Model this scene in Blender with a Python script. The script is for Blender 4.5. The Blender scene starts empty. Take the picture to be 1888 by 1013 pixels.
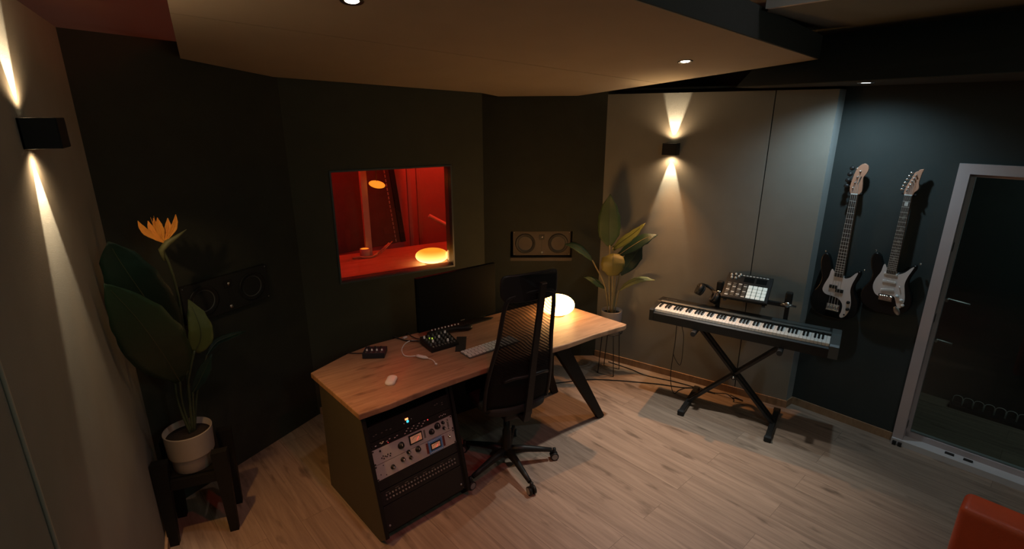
import bpy, bmesh, math, random
from mathutils import Vector, Matrix, Euler
PI = math.pi
random.seed(7)
SC = bpy.context.scene
COL = SC.collection

# ------------------------------------------------------------------ camera, world, exposure
cd = bpy.data.cameras.new('camera'); cam = bpy.data.objects.new('camera', cd); COL.objects.link(cam)
SC.camera = cam
cd.sensor_fit = 'HORIZONTAL'; cd.sensor_width = 36.0
cd.lens = 36.0*956.69/1888.0
cd.clip_start = 0.02; cd.clip_end = 60
cam.location = (0, 0, 2.3)
def set_cam(yaw=math.radians(31.188), pitch=math.radians(17.019), roll=0.0):
    F = Vector((math.sin(yaw)*math.cos(pitch), math.cos(yaw)*math.cos(pitch), -math.sin(pitch)))
    R = Vector((math.cos(yaw), -math.sin(yaw), 0)); U = R.cross(F)
    m = Matrix((R, U, -F)).transposed()
    cam.rotation_euler = m.to_euler()
set_cam()
w = bpy.data.worlds.new('world'); SC.world = w; w.use_nodes = True
w.node_tree.nodes['Background'].inputs[0].default_value = (0.5, 0.55, 0.5, 1)
w.node_tree.nodes['Background'].inputs[1].default_value = 0.002
SC.view_settings.view_transform = 'Standard'; SC.view_settings.look = 'None'
SC.view_settings.exposure = 0.0; SC.view_settings.gamma = 1.0
SC.view_settings.use_curve_mapping = False

def spot(name, loc, target, power, color, size, blend=0.3, radius=0.02):
    l = bpy.data.lights.new(name, 'SPOT'); l.energy = power; l.color = color
    l.spot_size = math.radians(size); l.spot_blend = blend; l.shadow_soft_size = radius
    o = bpy.data.objects.new(name, l); COL.objects.link(o); o.location = loc
    d = Vector(target)-Vector(loc); o.rotation_euler = d.to_track_quat('-Z', 'Y').to_euler()
    return o
def point(name, loc, power, color, radius=0.03):
    l = bpy.data.lights.new(name, 'POINT'); l.energy = power; l.color = color; l.shadow_soft_size = radius
    o = bpy.data.objects.new(name, l); COL.objects.link(o); o.location = loc; return o
WARM = (1.0, 0.60, 0.26); NEUT = (1.0, 0.80, 0.60)
# ceiling downlights with lamps built below, then unseen spots without fixtures
spot('downlight_or_fill', (2.739, 2.43, 2.60), (2.50, 2.08, 0), 145, (0.95, 0.94, 0.88), 64, 1.0, 0.03)
spot('downlight_or_fill', (0.634, 2.262, 2.70), (0.95, 2.3, 0), 14, (0.95, 0.82, 0.75), 100, 1.0, 0.03)
spot('downlight_or_fill', (3.59, 1.765, 2.47), (4.05, 1.90, 0), 25, (0.62, 0.86, 1.0), 146, 1.0, 0.025)
spot('downlight_or_fill', (0.95, 0.95, 2.75), (0.85, 1.75, 0), 36, (1.0, 0.10, 0.10), 84, 1.0, 0.03)  # unseen red spot, no lamp built, tints the near floor pink
spot('downlight_or_fill', (1.0, -0.9, 2.75), (1.8, 1.6, 0.8), 22, (0.70, 1.0, 0.90), 150, 1.0, 0.25)  # wide greenish fill, added to lift the dark areas
spot('downlight_or_fill', (3.05, 0.25, 2.70), (3.55, 0.75, 0.2), 13, (1.0, 0.84, 0.82), 60, 1.0, 0.03)  # unseen spot added to brighten the sofa and door frame
# red glow strip above the ceiling cloud on the left, cool light in the ceiling opening on the right
point('upper_red_light', (0.25, 2.9, 2.98), 1.1, (1.0, 0.16, 0.05), 0.04)
point('upper_cool_light', (2.75, 0.9, 3.08), 3, (0.85, 0.93, 1.0), 0.04)

# ------------------------------------------------------------------ materials
def newmat(name):
    m = bpy.data.materials.new(name); m.use_nodes = True
    nt = m.node_tree; b = nt.nodes['Principled BSDF']; return m, nt, b
def mat(name, col, rough=0.6, metal=0.0, var=0.12, nscale=18, bump=0.0, bscale=300, emit=None, estr=0.0, spec=0.5, coat=0.0, alpha=None):
    m, nt, b = newmat(name)
    b.inputs['Roughness'].default_value = rough; b.inputs['Metallic'].default_value = metal
    b.inputs['Specular IOR Level'].default_value = spec; b.inputs['Coat Weight'].default_value = coat
    tc = nt.nodes.new('ShaderNodeTexCoord')
    n = nt.nodes.new('ShaderNodeTexNoise'); n.inputs['Scale'].default_value = nscale; n.inputs['Detail'].default_value = 4
    nt.links.new(tc.outputs['Object'], n.inputs['Vector'])
    r = nt.nodes.new('ShaderNodeMix'); r.data_type = 'RGBA'
    r.inputs['A'].default_value = (*[c*(1-var) for c in col], 1); r.inputs['B'].default_value = (*[min(1, c*(1+var)) for c in col], 1)
    nt.links.new(n.outputs['Fac'], r.inputs['Factor']); nt.links.new(r.outputs['Result'], b.inputs['Base Color'])
    if bump:
        n2 = nt.nodes.new('ShaderNodeTexNoise'); n2.inputs['Scale'].default_value = bscale; n2.inputs['Detail'].default_value = 2
        nt.links.new(tc.outputs['Object'], n2.inputs['Vector'])
        bp = nt.nodes.new('ShaderNodeBump'); bp.inputs['Strength'].default_value = bump; bp.inputs['Distance'].default_value = 0.002
        nt.links.new(n2.outputs['Fac'], bp.inputs['Height']); nt.links.new(bp.outputs['Normal'], b.inputs['Normal'])
    if emit:
        b.inputs['Emission Color'].default_value = (*emit, 1); b.inputs['Emission Strength'].default_value = estr
    return m
def wood(name, c1, c2, dark, angle=0.0, plank=None, length=1.3, rough=0.5, spec=0.35, grain=1.0):
    m, nt, b = newmat(name); N = nt.nodes; L = nt.links
    b.inputs['Roughness'].default_value = rough; b.inputs['Specular IOR Level'].default_value = spec
    tc = N.new('ShaderNodeTexCoord'); mp = N.new('ShaderNodeMapping'); mp.inputs['Rotation'].default_value = (0, 0, angle)
    L.new(tc.outputs['Object'], mp.inputs['Vector'])
    vec = mp.outputs['Vector']
    if plank:
        br = N.new('ShaderNodeTexBrick'); br.inputs['Scale'].default_value = 1.0
        br.inputs['Brick Width'].default_value = length; br.inputs['Row Height'].default_value = plank
        br.inputs['Mortar Size'].default_value = 0.0018; br.inputs['Mortar Smooth'].default_value = 0.3
        br.inputs['Color1'].default_value = (0.0, 0.0, 0.0, 1); br.inputs['Color2'].default_value = (1, 1, 1, 1)
        br.inputs['Mortar'].default_value = (0.5, 0.5, 0.5, 1); br.offset = 0.37; br.offset_frequency = 2
        L.new(vec, br.inputs['Vector'])
        off = N.new('ShaderNodeVectorMath'); off.operation = 'MULTIPLY_ADD'
        L.new(br.outputs['Color'], off.inputs[0]); off.inputs[1].default_value = (7.3, 3.1, 5.7); L.new(vec, off.inputs[2])
        gv = off.outputs['Vector']
    else:
        gv = vec
    st = N.new('ShaderNodeMapping'); st.inputs['Scale'].default_value = (1.1*grain, 16*grain, 4*grain); L.new(gv, st.inputs['Vector'])
    n1 = N.new('ShaderNodeTexNoise'); n1.inputs['Scale'].default_value = 1.6; n1.inputs['Detail'].default_value = 8; n1.inputs['Roughness'].default_value = 0.62; n1.inputs['Distortion'].default_value = 0.7
    L.new(st.outputs['Vector'], n1.inputs['Vector'])
    cr = N.new('ShaderNodeValToRGB'); cr.color_ramp.elements[0].position = 0.32; cr.color_ramp.elements[1].position = 0.66
    cr.color_ramp.elements[0].color = (*c2, 1); cr.color_ramp.elements[1].color = (*c1, 1)
    L.new(n1.outputs['Fac'], cr.inputs['Fac'])
    st2 = N.new('ShaderNodeMapping'); st2.inputs['Scale'].default_value = (1.0*grain, 3.4*grain, 1*grain); L.new(gv, st2.inputs['Vector'])
    vo = N.new('ShaderNodeTexNoise'); vo.inputs['Scale'].default_value = 3.2; vo.inputs['Detail'].default_value = 3; vo.inputs['Roughness'].default_value = 0.55
    L.new(st2.outputs['Vector'], vo.inputs['Vector'])
    kr = N.new('ShaderNodeValToRGB'); kr.color_ramp.elements[0].position = 0.29; kr.color_ramp.elements[0].color = (1, 1, 1, 1)
    kr.color_ramp.elements[1].position = 0.40; kr.color_ramp.elements[1].color = (0, 0, 0, 1); L.new(vo.outputs['Fac'], kr.inputs['Fac'])
    mk = N.new('ShaderNodeMath'); mk.operation = 'MULTIPLY'; mk.inputs[1].default_value = 0.6; L.new(kr.outputs['Color'], mk.inputs[0])
    mx = N.new('ShaderNodeMix'); mx.data_type = 'RGBA'; L.new(mk.outputs[0], mx.inputs['Factor']); L.new(cr.outputs['Color'], mx.inputs['A']); mx.inputs['B'].default_value = (*dark, 1)
    out = mx.outputs['Result']
    if plank:
        hs = N.new('ShaderNodeHueSaturation'); mr = N.new('ShaderNodeMapRange'); mr.inputs['To Min'].default_value = 0.90; mr.inputs['To Max'].default_value = 1.08
        L.new(br.outputs['Color'], mr.inputs['Value']); L.new(mr.outputs['Result'], hs.inputs['Value']); L.new(out, hs.inputs['Color'])
        m2 = N.new('ShaderNodeMix'); m2.data_type = 'RGBA'; m2.inputs['B'].default_value = (*[d*0.6 for d in dark], 1)
        fm = N.new('ShaderNodeMath'); fm.operation = 'MULTIPLY'; fm.inputs[1].default_value = 0.4; L.new(br.outputs['Fac'], fm.inputs[0])
        L.new(fm.outputs[0], m2.inputs['Factor']); L.new(hs.outputs['Color'], m2.inputs['A']); out = m2.outputs['Result']
    L.new(out, b.inputs['Base Color'])
    bp = N.new('ShaderNodeBump'); bp.inputs['Strength'].default_value = 0.15; bp.inputs['Distance'].default_value = 0.002
    L.new(n1.outputs['Fac'], bp.inputs['Height']); L.new(bp.outputs['Normal'], b.inputs['Normal'])
    return m
def leafmat(name, col, col2):
    m, nt, b = newmat(name); N = nt.nodes; L = nt.links
    tc = N.new('ShaderNodeTexCoord'); wv = N.new('ShaderNodeTexWave'); wv.inputs['Scale'].default_value = 34; wv.inputs['Distortion'].default_value = 2.5; wv.inputs['Detail'].default_value = 2
    L.new(tc.outputs['UV'], wv.inputs['Vector'])
    mx = N.new('ShaderNodeMix'); mx.data_type = 'RGBA'; mx.inputs['A'].default_value = (*col, 1); mx.inputs['B'].default_value = (*col2, 1)
    L.new(wv.outputs['Fac'], mx.inputs['Factor']); L.new(mx.outputs['Result'], b.inputs['Base Color'])
    b.inputs['Roughness'].default_value = 0.42; b.inputs['Specular IOR Level'].default_value = 0.45
    bp = N.new('ShaderNodeBump'); bp.inputs['Strength'].default_value = 0.25; bp.inputs['Distance'].default_value = 0.002
    L.new(wv.outputs['Fac'], bp.inputs['Height']); L.new(bp.outputs['Normal'], b.inputs['Normal'])
    return m
M = {}
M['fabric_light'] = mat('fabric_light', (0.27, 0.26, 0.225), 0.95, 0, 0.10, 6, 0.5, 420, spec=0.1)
M['fabric_side_lit'] = mat('fabric_side_lit', (0.34, 0.36, 0.35), 0.95, 0, 0.10, 6, 0.5, 420, spec=0.1)  # wall fabric made paler and bluer, cool lamplight put into the colour
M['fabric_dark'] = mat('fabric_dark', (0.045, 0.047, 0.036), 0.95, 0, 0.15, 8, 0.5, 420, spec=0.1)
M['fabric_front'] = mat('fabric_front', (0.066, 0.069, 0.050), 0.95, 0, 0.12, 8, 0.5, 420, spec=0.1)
M['fabric_teal'] = mat('fabric_teal', (0.048, 0.056, 0.054), 0.95, 0, 0.12, 5, 0.4, 420, spec=0.1)
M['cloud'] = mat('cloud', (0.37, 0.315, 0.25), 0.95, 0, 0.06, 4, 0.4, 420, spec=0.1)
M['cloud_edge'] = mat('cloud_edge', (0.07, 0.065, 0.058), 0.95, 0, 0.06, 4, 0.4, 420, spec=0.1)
M['soffit_dark'] = mat('soffit_dark', (0.055, 0.055, 0.048), 0.9, 0, 0.08, 3, spec=0.2)
M['ceiling_dark'] = mat('ceiling_dark', (0.20, 0.215, 0.20), 0.9, 0, 0.08, 3, spec=0.2)
M['shell_paint'] = mat('shell_paint', (0.30, 0.22, 0.20), 0.85, 0, 0.1, 3)
M['plaster'] = mat('plaster', (0.6, 0.58, 0.58), 0.8, 0, 0.05, 3)
M['floor_oak'] = wood('floor_oak', (0.385, 0.285, 0.212), (0.232, 0.168, 0.124), (0.06, 0.042, 0.03), math.radians(-101), 0.19, 1.35, 0.5, 0.3)
M['desk_oak'] = wood('desk_oak', (0.48, 0.285, 0.165), (0.31, 0.17, 0.095), (0.12, 0.06, 0.035), math.radians(-5.3), None, 1, 0.45, 0.35, 1.5)
M['desk_edge'] = M['desk_oak']
M['base_oak'] = wood('base_oak', (0.42, 0.26, 0.15), (0.30, 0.18, 0.10), (0.12, 0.07, 0.04), 0, None, 1, 0.5, 0.3, 1.0)
M['black_metal'] = mat('black_metal', (0.022, 0.022, 0.022), 0.42, 0.3, 0.1, 30)
M['black_matte'] = mat('black_matte', (0.016, 0.017, 0.015), 0.75, 0, 0.1, 30)
M['rack_side_lit'] = mat('rack_side_lit', (0.070, 0.064, 0.044), 0.6, 0, 0.1, 8)  # black cabinet wood lightened to brown, lamplight on its side put into the colour
M['black_wood'] = mat('black_wood', (0.011, 0.011, 0.010), 0.6, 0, 0.2, 12, spec=0.25)
M['black_plastic'] = mat('black_plastic', (0.015, 0.016, 0.015), 0.45, 0, 0.1, 30, spec=0.3)
M['black_gloss'] = mat('black_gloss', (0.008, 0.009, 0.009), 0.28, 0, 0.05, 30, spec=0.3)
M['fret_metal'] = mat('fret_metal', (0.55, 0.54, 0.50), 0.4, 0.2, 0.05, 30)
M['grey_plastic'] = mat('grey_plastic', (0.16, 0.16, 0.14), 0.4, 0, 0.05, 30)
M['slate_plastic'] = mat('slate_plastic', (0.07, 0.085, 0.085), 0.35, 0, 0.05, 30)
M['navy_plastic'] = mat('navy_plastic', (0.018, 0.024, 0.036), 0.45, 0, 0.05, 30, spec=0.3)
M['screen'] = mat('screen', (0.006, 0.008, 0.008), 0.6, 0, 0.02, 3, spec=0.05)
M['white_plastic'] = mat('white_plastic', (0.78, 0.76, 0.74), 0.35, 0, 0.03, 30)
M['key_white'] = mat('key_white', (0.82, 0.80, 0.75), 0.25, 0, 0.02, 30)
M['chrome'] = mat('chrome', (0.75, 0.74, 0.72), 0.22, 1.0, 0.05, 30)
M['steel'] = mat('steel', (0.42, 0.42, 0.41), 0.4, 1.0, 0.08, 30)
M['silver_panel'] = mat('silver_panel', (0.62, 0.59, 0.57), 0.45, 0.35, 0.05, 60)
M['pickguard'] = mat('pickguard', (0.72, 0.66, 0.64), 0.35, 0, 0.02, 30, coat=0.3)
M['maple'] = mat('maple', (0.46, 0.235, 0.15), 0.45, 0, 0.16, 25)
M['rosewood'] = mat('rosewood', (0.030, 0.020, 0.015), 0.7, 0, 0.25, 60)
M['pad_white'] = mat('pad_white', (0.80, 0.84, 0.82), 0.4, 0, 0.02, 30)
M['pad_lit'] = mat('pad_lit', (0.80, 0.84, 0.82), 0.4, 0, 0.02, 30, emit=(0.85, 1.0, 0.92), estr=0.32)
M['ceramic_white'] = mat('ceramic_white', (0.40, 0.355, 0.30), 0.5, 0, 0.04, 20)
M['ceramic_grey'] = mat('ceramic_grey', (0.42, 0.37, 0.35), 0.55, 0, 0.05, 20)
M['lit_seam_edge'] = mat('lit_seam_edge', (0.42, 0.36, 0.28), 0.9, 0, 0.08, 20)
M['soil'] = mat('soil', (0.025, 0.018, 0.012), 0.95, 0, 0.5, 90, 0.8, 80)
M['leaf_dark'] = leafmat('leaf_dark', (0.012, 0.040, 0.018), (0.016, 0.052, 0.024))
M['leaf_deep'] = leafmat('leaf_deep', (0.008, 0.027, 0.018), (0.011, 0.036, 0.023))
M['leaf_olive'] = leafmat('leaf_olive', (0.10, 0.125, 0.030), (0.13, 0.155, 0.045))
M['leaf_green'] = leafmat('leaf_green', (0.045, 0.085, 0.03), (0.062, 0.105, 0.040))
M['leaf_yellow'] = leafmat('leaf_yellow', (0.125, 0.115, 0.026), (0.165, 0.15, 0.04))
M['leaf_lime'] = leafmat('leaf_lime', (0.17, 0.18, 0.06), (0.23, 0.23, 0.09))
M['stem'] = mat('stem', (0.06, 0.075, 0.035), 0.5, 0, 0.2, 30)
M['stem_dry'] = mat('stem_dry', (0.30, 0.24, 0.11), 0.6, 0, 0.25, 40)
M['petal'] = mat('petal', (0.95, 0.36, 0.055), 0.55, 0, 0.25, 30)
M['bract'] = mat('bract', (0.15, 0.16, 0.07), 0.55, 0, 0.2, 30)
M['leather_red'] = mat('leather_red', (0.72, 0.095, 0.028), 0.40, 0, 0.10, 14, 0.35, 160, spec=0.5)
M['door_white'] = mat('door_white', (0.50, 0.43, 0.43), 0.5, 0, 0.08, 6)
M['rubber'] = mat('rubber', (0.014, 0.014, 0.014), 0.8, 0, 0.1, 30)
M['caster_grey'] = mat('caster_grey', (0.16, 0.16, 0.16), 0.5, 0, 0.1, 30)
M['caster_light'] = mat('caster_light', (0.30, 0.30, 0.28), 0.5, 0, 0.1, 30)
M['cone_grey'] = mat('cone_grey', (0.10, 0.105, 0.095), 0.6, 0, 0.1, 40)
M['speaker_face'] = mat('speaker_face', (0.085, 0.062, 0.042), 0.6, 0, 0.12, 14)
M['speaker_face_dark'] = mat('speaker_face_dark', (0.022, 0.023, 0.021), 0.75, 0, 0.12, 14, spec=0.2)
M['lamp_glow'] = mat('lamp_glow', (0.9, 0.8, 0.6), 0.5, 0, 0.0, 3, emit=(1.0, 0.58, 0.235), estr=17.0)
M['booth_lamp'] = mat('booth_lamp', (0.9, 0.7, 0.4), 0.5, 0, 0.0, 3, emit=(1.0, 0.42, 0.05), estr=4.5)
M['booth_lamp2'] = mat('booth_lamp2', (0.9, 0.7, 0.4), 0.5, 0, 0.0, 3, emit=(1.0, 0.34, 0.02), estr=1.0)
M['bulb'] = mat('bulb', (1, 1, 1), 0.5, 0, 0, 3, emit=(1.0, 0.86, 0.68), estr=14)
M['bulb_cool'] = mat('bulb_cool', (1, 1, 1), 0.5, 0, 0, 3, emit=(0.8, 0.95, 1.0), estr=7)
M['bulb_warm'] = mat('bulb_warm', (1, 1, 1), 0.5, 0, 0, 3, emit=(1.0, 0.80, 0.5), estr=10)
M['led_red'] = mat('led_red', (0.9, 0.1, 0.1), 0.4, 0, 0, 3, emit=(1.0, 0.05, 0.05), estr=1.2)
M['led_orange'] = mat('led_orange', (0.9, 0.3, 0.1), 0.4, 0, 0, 3, emit=(1.0, 0.25, 0.08), estr=3.0)
M['led_teal'] = mat('led_teal', (0.1, 0.8, 0.9), 0.4, 0, 0, 3, emit=(0.05, 0.6, 0.75), estr=1.3)
M['led_green'] = mat('led_green', (0.5, 0.8, 0.2), 0.4, 0, 0, 3, emit=(0.55, 0.8, 0.05), estr=0.8)
M['meter_face'] = mat('meter_face', (0.85, 0.55, 0.36), 0.4, 0, 0.1, 80, emit=(1.0, 0.45, 0.22), estr=0.10)
M['meter_blue'] = mat('meter_blue', (0.10, 0.28, 0.60), 0.4, 0, 0.25, 200)
M['meter_red'] = mat('meter_red', (0.14, 0.03, 0.03), 0.4, 0, 0.1, 80)
M['booth_wall'] = mat('booth_wall', (0.50, 0.40, 0.38), 0.9, 0, 0.12, 5, spec=0.2)
M['booth_panel'] = mat('booth_panel', (0.12, 0.08, 0.07), 0.9, 0, 0.2, 9, spec=0.2)
M['booth_wood'] = wood('booth_wood', (0.55, 0.40, 0.28), (0.42, 0.28, 0.18), (0.2, 0.12, 0.07), 0, None, 1, 0.4, 0.4, 1.0)
M['cable_white'] = mat('cable_white', (0.80, 0.74, 0.70), 0.5, 0, 0.02, 30)
def lampmat(name, low, high, s0, s1, zmid):
    m, nt, b = newmat(name); N = nt.nodes; L = nt.links
    tc = N.new('ShaderNodeTexCoord'); sx = N.new('ShaderNodeSeparateXYZ'); L.new(tc.outputs['Object'], sx.inputs[0])
    mr = N.new('ShaderNodeMapRange'); mr.inputs['From Min'].default_value = zmid*0.5; mr.inputs['From Max'].default_value = zmid*1.75; L.new(sx.outputs['Z'], mr.inputs['Value'])
    mx = N.new('ShaderNodeMix'); mx.data_type = 'RGBA'; mx.inputs['A'].default_value = (*low, 1); mx.inputs['B'].default_value = (*high, 1); L.new(mr.outputs['Result'], mx.inputs['Factor'])
    m2 = N.new('ShaderNodeMapRange'); m2.inputs['To Min'].default_value = s0; m2.inputs['To Max'].default_value = s1; L.new(mr.outputs['Result'], m2.inputs['Value'])
    L.new(mx.outputs['Result'], b.inputs['Emission Color']); L.new(m2.outputs['Result'], b.inputs['Emission Strength'])
    b.inputs['Base Color'].default_value = (0.8, 0.6, 0.4, 1); b.inputs['Roughness'].default_value = 0.4
    return m
M['lamp_glow'] = lampmat('lamp_glow_glass', (1.0, 0.56, 0.21), (1.0, 0.48, 0.14), 16.0, 20.0, 0.075)
M['booth_lamp'] = lampmat('booth_lamp_glass', (1.0, 0.55, 0.20), (1.0, 0.42, 0.02), 4.0, 0.95, 0.07)
def glassmat(name, tint=(1, 1, 1), refl=0.05):
    m = bpy.data.materials.new(name); m.use_nodes = True; nt = m.node_tree; nt.nodes.clear()
    o = nt.nodes.new('ShaderNodeOutputMaterial'); t = nt.nodes.new('ShaderNodeBsdfTransparent'); t.inputs[0].default_value = (*tint, 1)
    g = nt.nodes.new('ShaderNodeBsdfGlossy'); g.inputs['Roughness'].default_value = 0.02
    f = nt.nodes.new('ShaderNodeFresnel'); f.inputs['IOR'].default_value = 1.45
    mx = nt.nodes.new('ShaderNodeMixShader'); nt.links.new(f.outputs[0], mx.inputs[0]); nt.links.new(t.outputs[0], mx.inputs[1]); nt.links.new(g.outputs[0], mx.inputs[2])
    nt.links.new(mx.outputs[0], o.inputs[0]); return m
M['glass'] = glassmat('glass', (0.95, 0.95, 0.95)); M['glass_dark'] = glassmat('glass_dark', (0.75, 0.82, 0.82))
def meshmat():
    m = bpy.data.materials.new('chair_mesh'); m.use_nodes = True; nt = m.node_tree; N = nt.nodes; L = nt.links
    b = N['Principled BSDF']; b.inputs['Base Color'].default_value = (0.016, 0.016, 0.015, 1); b.inputs['Roughness'].default_value = 0.85; b.inputs['Specular IOR Level'].default_value = 0.1
    tc = N.new('ShaderNodeTexCoord'); wv = N.new('ShaderNodeTexWave'); wv.inputs['Scale'].default_value = 20; wv.inputs['Distortion'].default_value = 6; wv.inputs['Detail'].default_value = 0.5; wv.inputs['Detail Scale'].default_value = 0.35
    mp = N.new('ShaderNodeMapping'); mp.inputs['Rotation'].default_value = (0, 0.9, 0); L.new(tc.outputs['Object'], mp.inputs['Vector']); L.new(mp.outputs['Vector'], wv.inputs['Vector'])
    mr = N.new('ShaderNodeMapRange'); mr.inputs['From Min'].default_value = 0.2; mr.inputs['From Max'].default_value = 0.8; mr.inputs['To Min'].default_value = 0.0; mr.inputs['To Max'].default_value = 0.26
    L.new(wv.outputs['Fac'], mr.inputs['Value'])
    sp_ = N.new('ShaderNodeSeparateXYZ'); L.new(tc.outputs['Object'], sp_.inputs[0])
    mz_ = N.new('ShaderNodeMapRange'); mz_.inputs['From Min'].default_value = 0.80; mz_.inputs['From Max'].default_value = 1.12; mz_.inputs['To Min'].default_value = 0.94; mz_.inputs['To Max'].default_value = 0.34
    L.new(sp_.outputs['Z'], mz_.inputs['Value'])
    ad = N.new('ShaderNodeMath'); ad.operation = 'ADD'; ad.use_clamp = True; L.new(mz_.outputs['Result'], ad.inputs[0]); L.new(mr.outputs['Result'], ad.inputs[1]); L.new(ad.outputs[0], b.inputs['Alpha'])
    return m
M['chair_mesh'] = meshmat()

# ------------------------------------------------------------------ geometry helpers
class MB:
    """collects shapes, build() links them as one mesh object"""
    def __init__(s): s.bm = bmesh.new(); s.mats = []; s.cur = 0; s.uv = None
    def m(s, key):
        mm = M[key]
        if mm not in s.mats: s.mats.append(mm)
        s.cur = s.mats.index(mm); return s
    def _tag(s, faces):
        for f in faces: f.material_index = s.cur
    def box(s, c, size, rot=None, bevel=0.0, seg=2):
        t = bmesh.new(); bmesh.ops.create_cube(t, size=1.0)
        for v in t.verts: v.co = Vector((v.co.x*size[0], v.co.y*size[1], v.co.z*size[2]))
        if bevel: bmesh.ops.bevel(t, geom=list(t.edges), offset=bevel, segments=seg, affect='EDGES', profile=0.5)
        return s._merge(t, c, rot)
    def _merge(s, t, c=(0, 0, 0), rot=None):
        R = Matrix.Identity(4)
        if rot is not None: R = (rot.to_4x4() if isinstance(rot, Matrix) else Euler(rot).to_matrix().to_4x4())
        X = Matrix.Translation(Vector(c)) @ R
        mp = {}
        for v in t.verts: mp[v] = s.bm.verts.new(X @ v.co)
        for f in t.faces:
            try: nf = s.bm.faces.new([mp[v] for v in f.verts]); nf.material_index = s.cur; nf.smooth = f.smooth
            except ValueError: pass
        t.free(); return s
    def tube(s, pts, r, seg=8, caps=True, closed=False, flat=1.0):
        pts = [Vector(p) for p in pts]; n = len(pts); rr = r if isinstance(r, (list, tuple)) else [r]*n
        rings = []; prev = None
        for i, p in enumerate(pts):
            if closed: d = pts[(i+1) % n]-pts[i-1]
            else: d = (pts[min(i+1, n-1)]-pts[max(i-1, 0)])
            d.normalize()
            if prev is None:
                a = Vector((0, 0, 1)) if abs(d.z) < 0.9 else Vector((1, 0, 0)); u = d.cross(a).normalized()
            else: u = (prev-d*prev.dot(d)).normalized()
            prev = u; v = d.cross(u)
            rings.append([s.bm.verts.new(p+(u*math.cos(2*PI*k/seg)+v*math.sin(2*PI*k/seg)*flat)*rr[i]) for k in range(seg)])
        m = n if closed else n-1
        for i in range(m):
            A, B = rings[i], rings[(i+1) % n]
            for k in range(seg):
                f = s.bm.faces.new([A[k], A[(k+1) % seg], B[(k+1) % seg], B[k]]); f.material_index = s.cur; f.smooth = seg > 5
        if caps and not closed:
            s._tag([s.bm.faces.new(rings[0][::-1]), s.bm.faces.new(rings[-1])])
        return s
    def cyl(s, a, b, r0, r1=None, seg=20): return s.tube([a, b], [r0, r0 if r1 is None else r1], seg)
    def bar(s, a, b, w, h, up=(0, 0, 1), w2=None, h2=None):
        a = Vector(a); b = Vector(b); d = (b-a).normalized(); u = Vector(up); x = d.cross(u).normalized(); y = x.cross(d)
        w2 = w if w2 is None else w2; h2 = h if h2 is None else h2
        V = [s.bm.verts.new(p+x*sx*ww/2+y*sy*hh/2) for p, ww, hh in ((a, w, h), (b, w2, h2)) for sx, sy in ((-1, -1), (1, -1), (1, 1), (-1, 1))]
        fs = [(0, 1, 2, 3), (7, 6, 5, 4), (0, 4, 5, 1), (1, 5, 6, 2), (2, 6, 7, 3), (3, 7, 4, 0)]
        s._tag([s.bm.faces.new([V[i] for i in f]) for f in fs]); return s
    def lathe(s, prof, c=(0, 0, 0), seg=36, rot=None, sx=1, sy=1):
        t = bmesh.new(); rings = []
        for r, z in prof:
            if r < 1e-6: rings.append([t.verts.new((0, 0, z))])
            else: rings.append([t.verts.new((r*math.cos(2*PI*k/seg)*sx, r*math.sin(2*PI*k/seg)*sy, z)) for k in range(seg)])
        for A, B in zip(rings, rings[1:]):
            for k in range(seg):
                q = [A[k % len(A)], A[(k+1) % len(A)], B[(k+1) % len(B)], B[k % len(B)]]
                u = []
                for v in q:
                    if v not in u: u.append(v)
                if len(u) > 2: f = t.faces.new(u); f.smooth = True
        return s._merge(t, c, rot)
    def prism(s, poly, z0, z1, X=None, bevel=0.0, seg=2):
        """poly (x,y) list extruded z0..z1, then transformed by matrix X"""
        t = bmesh.new(); vs = [t.verts.new((p[0], p[1], z0)) for p in poly]
        f = t.faces.new(vs); r = bmesh.ops.extrude_face_region(t, geom=[f])
        for v in [e for e in r['geom'] if isinstance(e, bmesh.types.BMVert)]: v.co.z = z1
        bmesh.ops.recalc_face_normals(t, faces=t.faces)
        if bevel:
            es = [e for e in t.edges if abs(e.verts[0].co.z-e.verts[1].co.z) < 1e-6]
            bmesh.ops.bevel(t, geom=es, offset=bevel, segments=seg, affect='EDGES', profile=0.5)
        bmesh.ops.triangulate(t, faces=[f for f in t.faces if len(f.verts) > 4])
        if X is not None: t.transform(X)
        return s._merge(t)
    def ribbon(s, pts, widths, normal, thick=0.0015, cup=0.15, rows=8, wave=0.0, notch=None):
        """a leaf: midrib points, widths, face normal; curved across"""
        pts = [Vector(p) for p in pts]; n = len(pts); uvl = s.bm.loops.layers.uv.verify(); G = []
        for i, p in enumerate(pts):
            d = (pts[min(i+1, n-1)]-pts[max(i-1, 0)]).normalized()
            N = Vector(normal if not isinstance(normal, list) else normal[i]); x = d.cross(N).normalized(); N2 = x.cross(d).normalized()
            row = []
            for k in range(-rows//2, rows//2+1):
                q = k/(rows/2); wd = widths[i]*(1+wave*math.sin(i*1.9+k))
                row.append(s.bm.verts.new(p+x*q*wd-N2*(-abs(q)**1.5*wd*cup)+N2*(0.004*math.sin(i*2.3+k*1.1)*(abs(q)))))
            G.append(row)
        for i in range(n-1):
            for k in range(len(G[0])-1):
                f = s.bm.faces.new([G[i][k], G[i][k+1], G[i+1][k+1], G[i+1][k]]); f.smooth = True; f.material_index = s.cur
                uu = [(abs(k-rows/2)/rows*0.6+i/n, 0), (abs(k+1-rows/2)/rows*0.6+i/n, 0), (abs(k+1-rows/2)/rows*0.6+(i+1)/n, 0), (abs(k-rows/2)/rows*0.6+(i+1)/n, 0)]
                for lp, q in zip(f.loops, uu): lp[uvl].uv = q
        return s
    def quad(s, pts):
        f = s.bm.faces.new([s.bm.verts.new(p) for p in pts]); f.material_index = s.cur; return s
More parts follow.
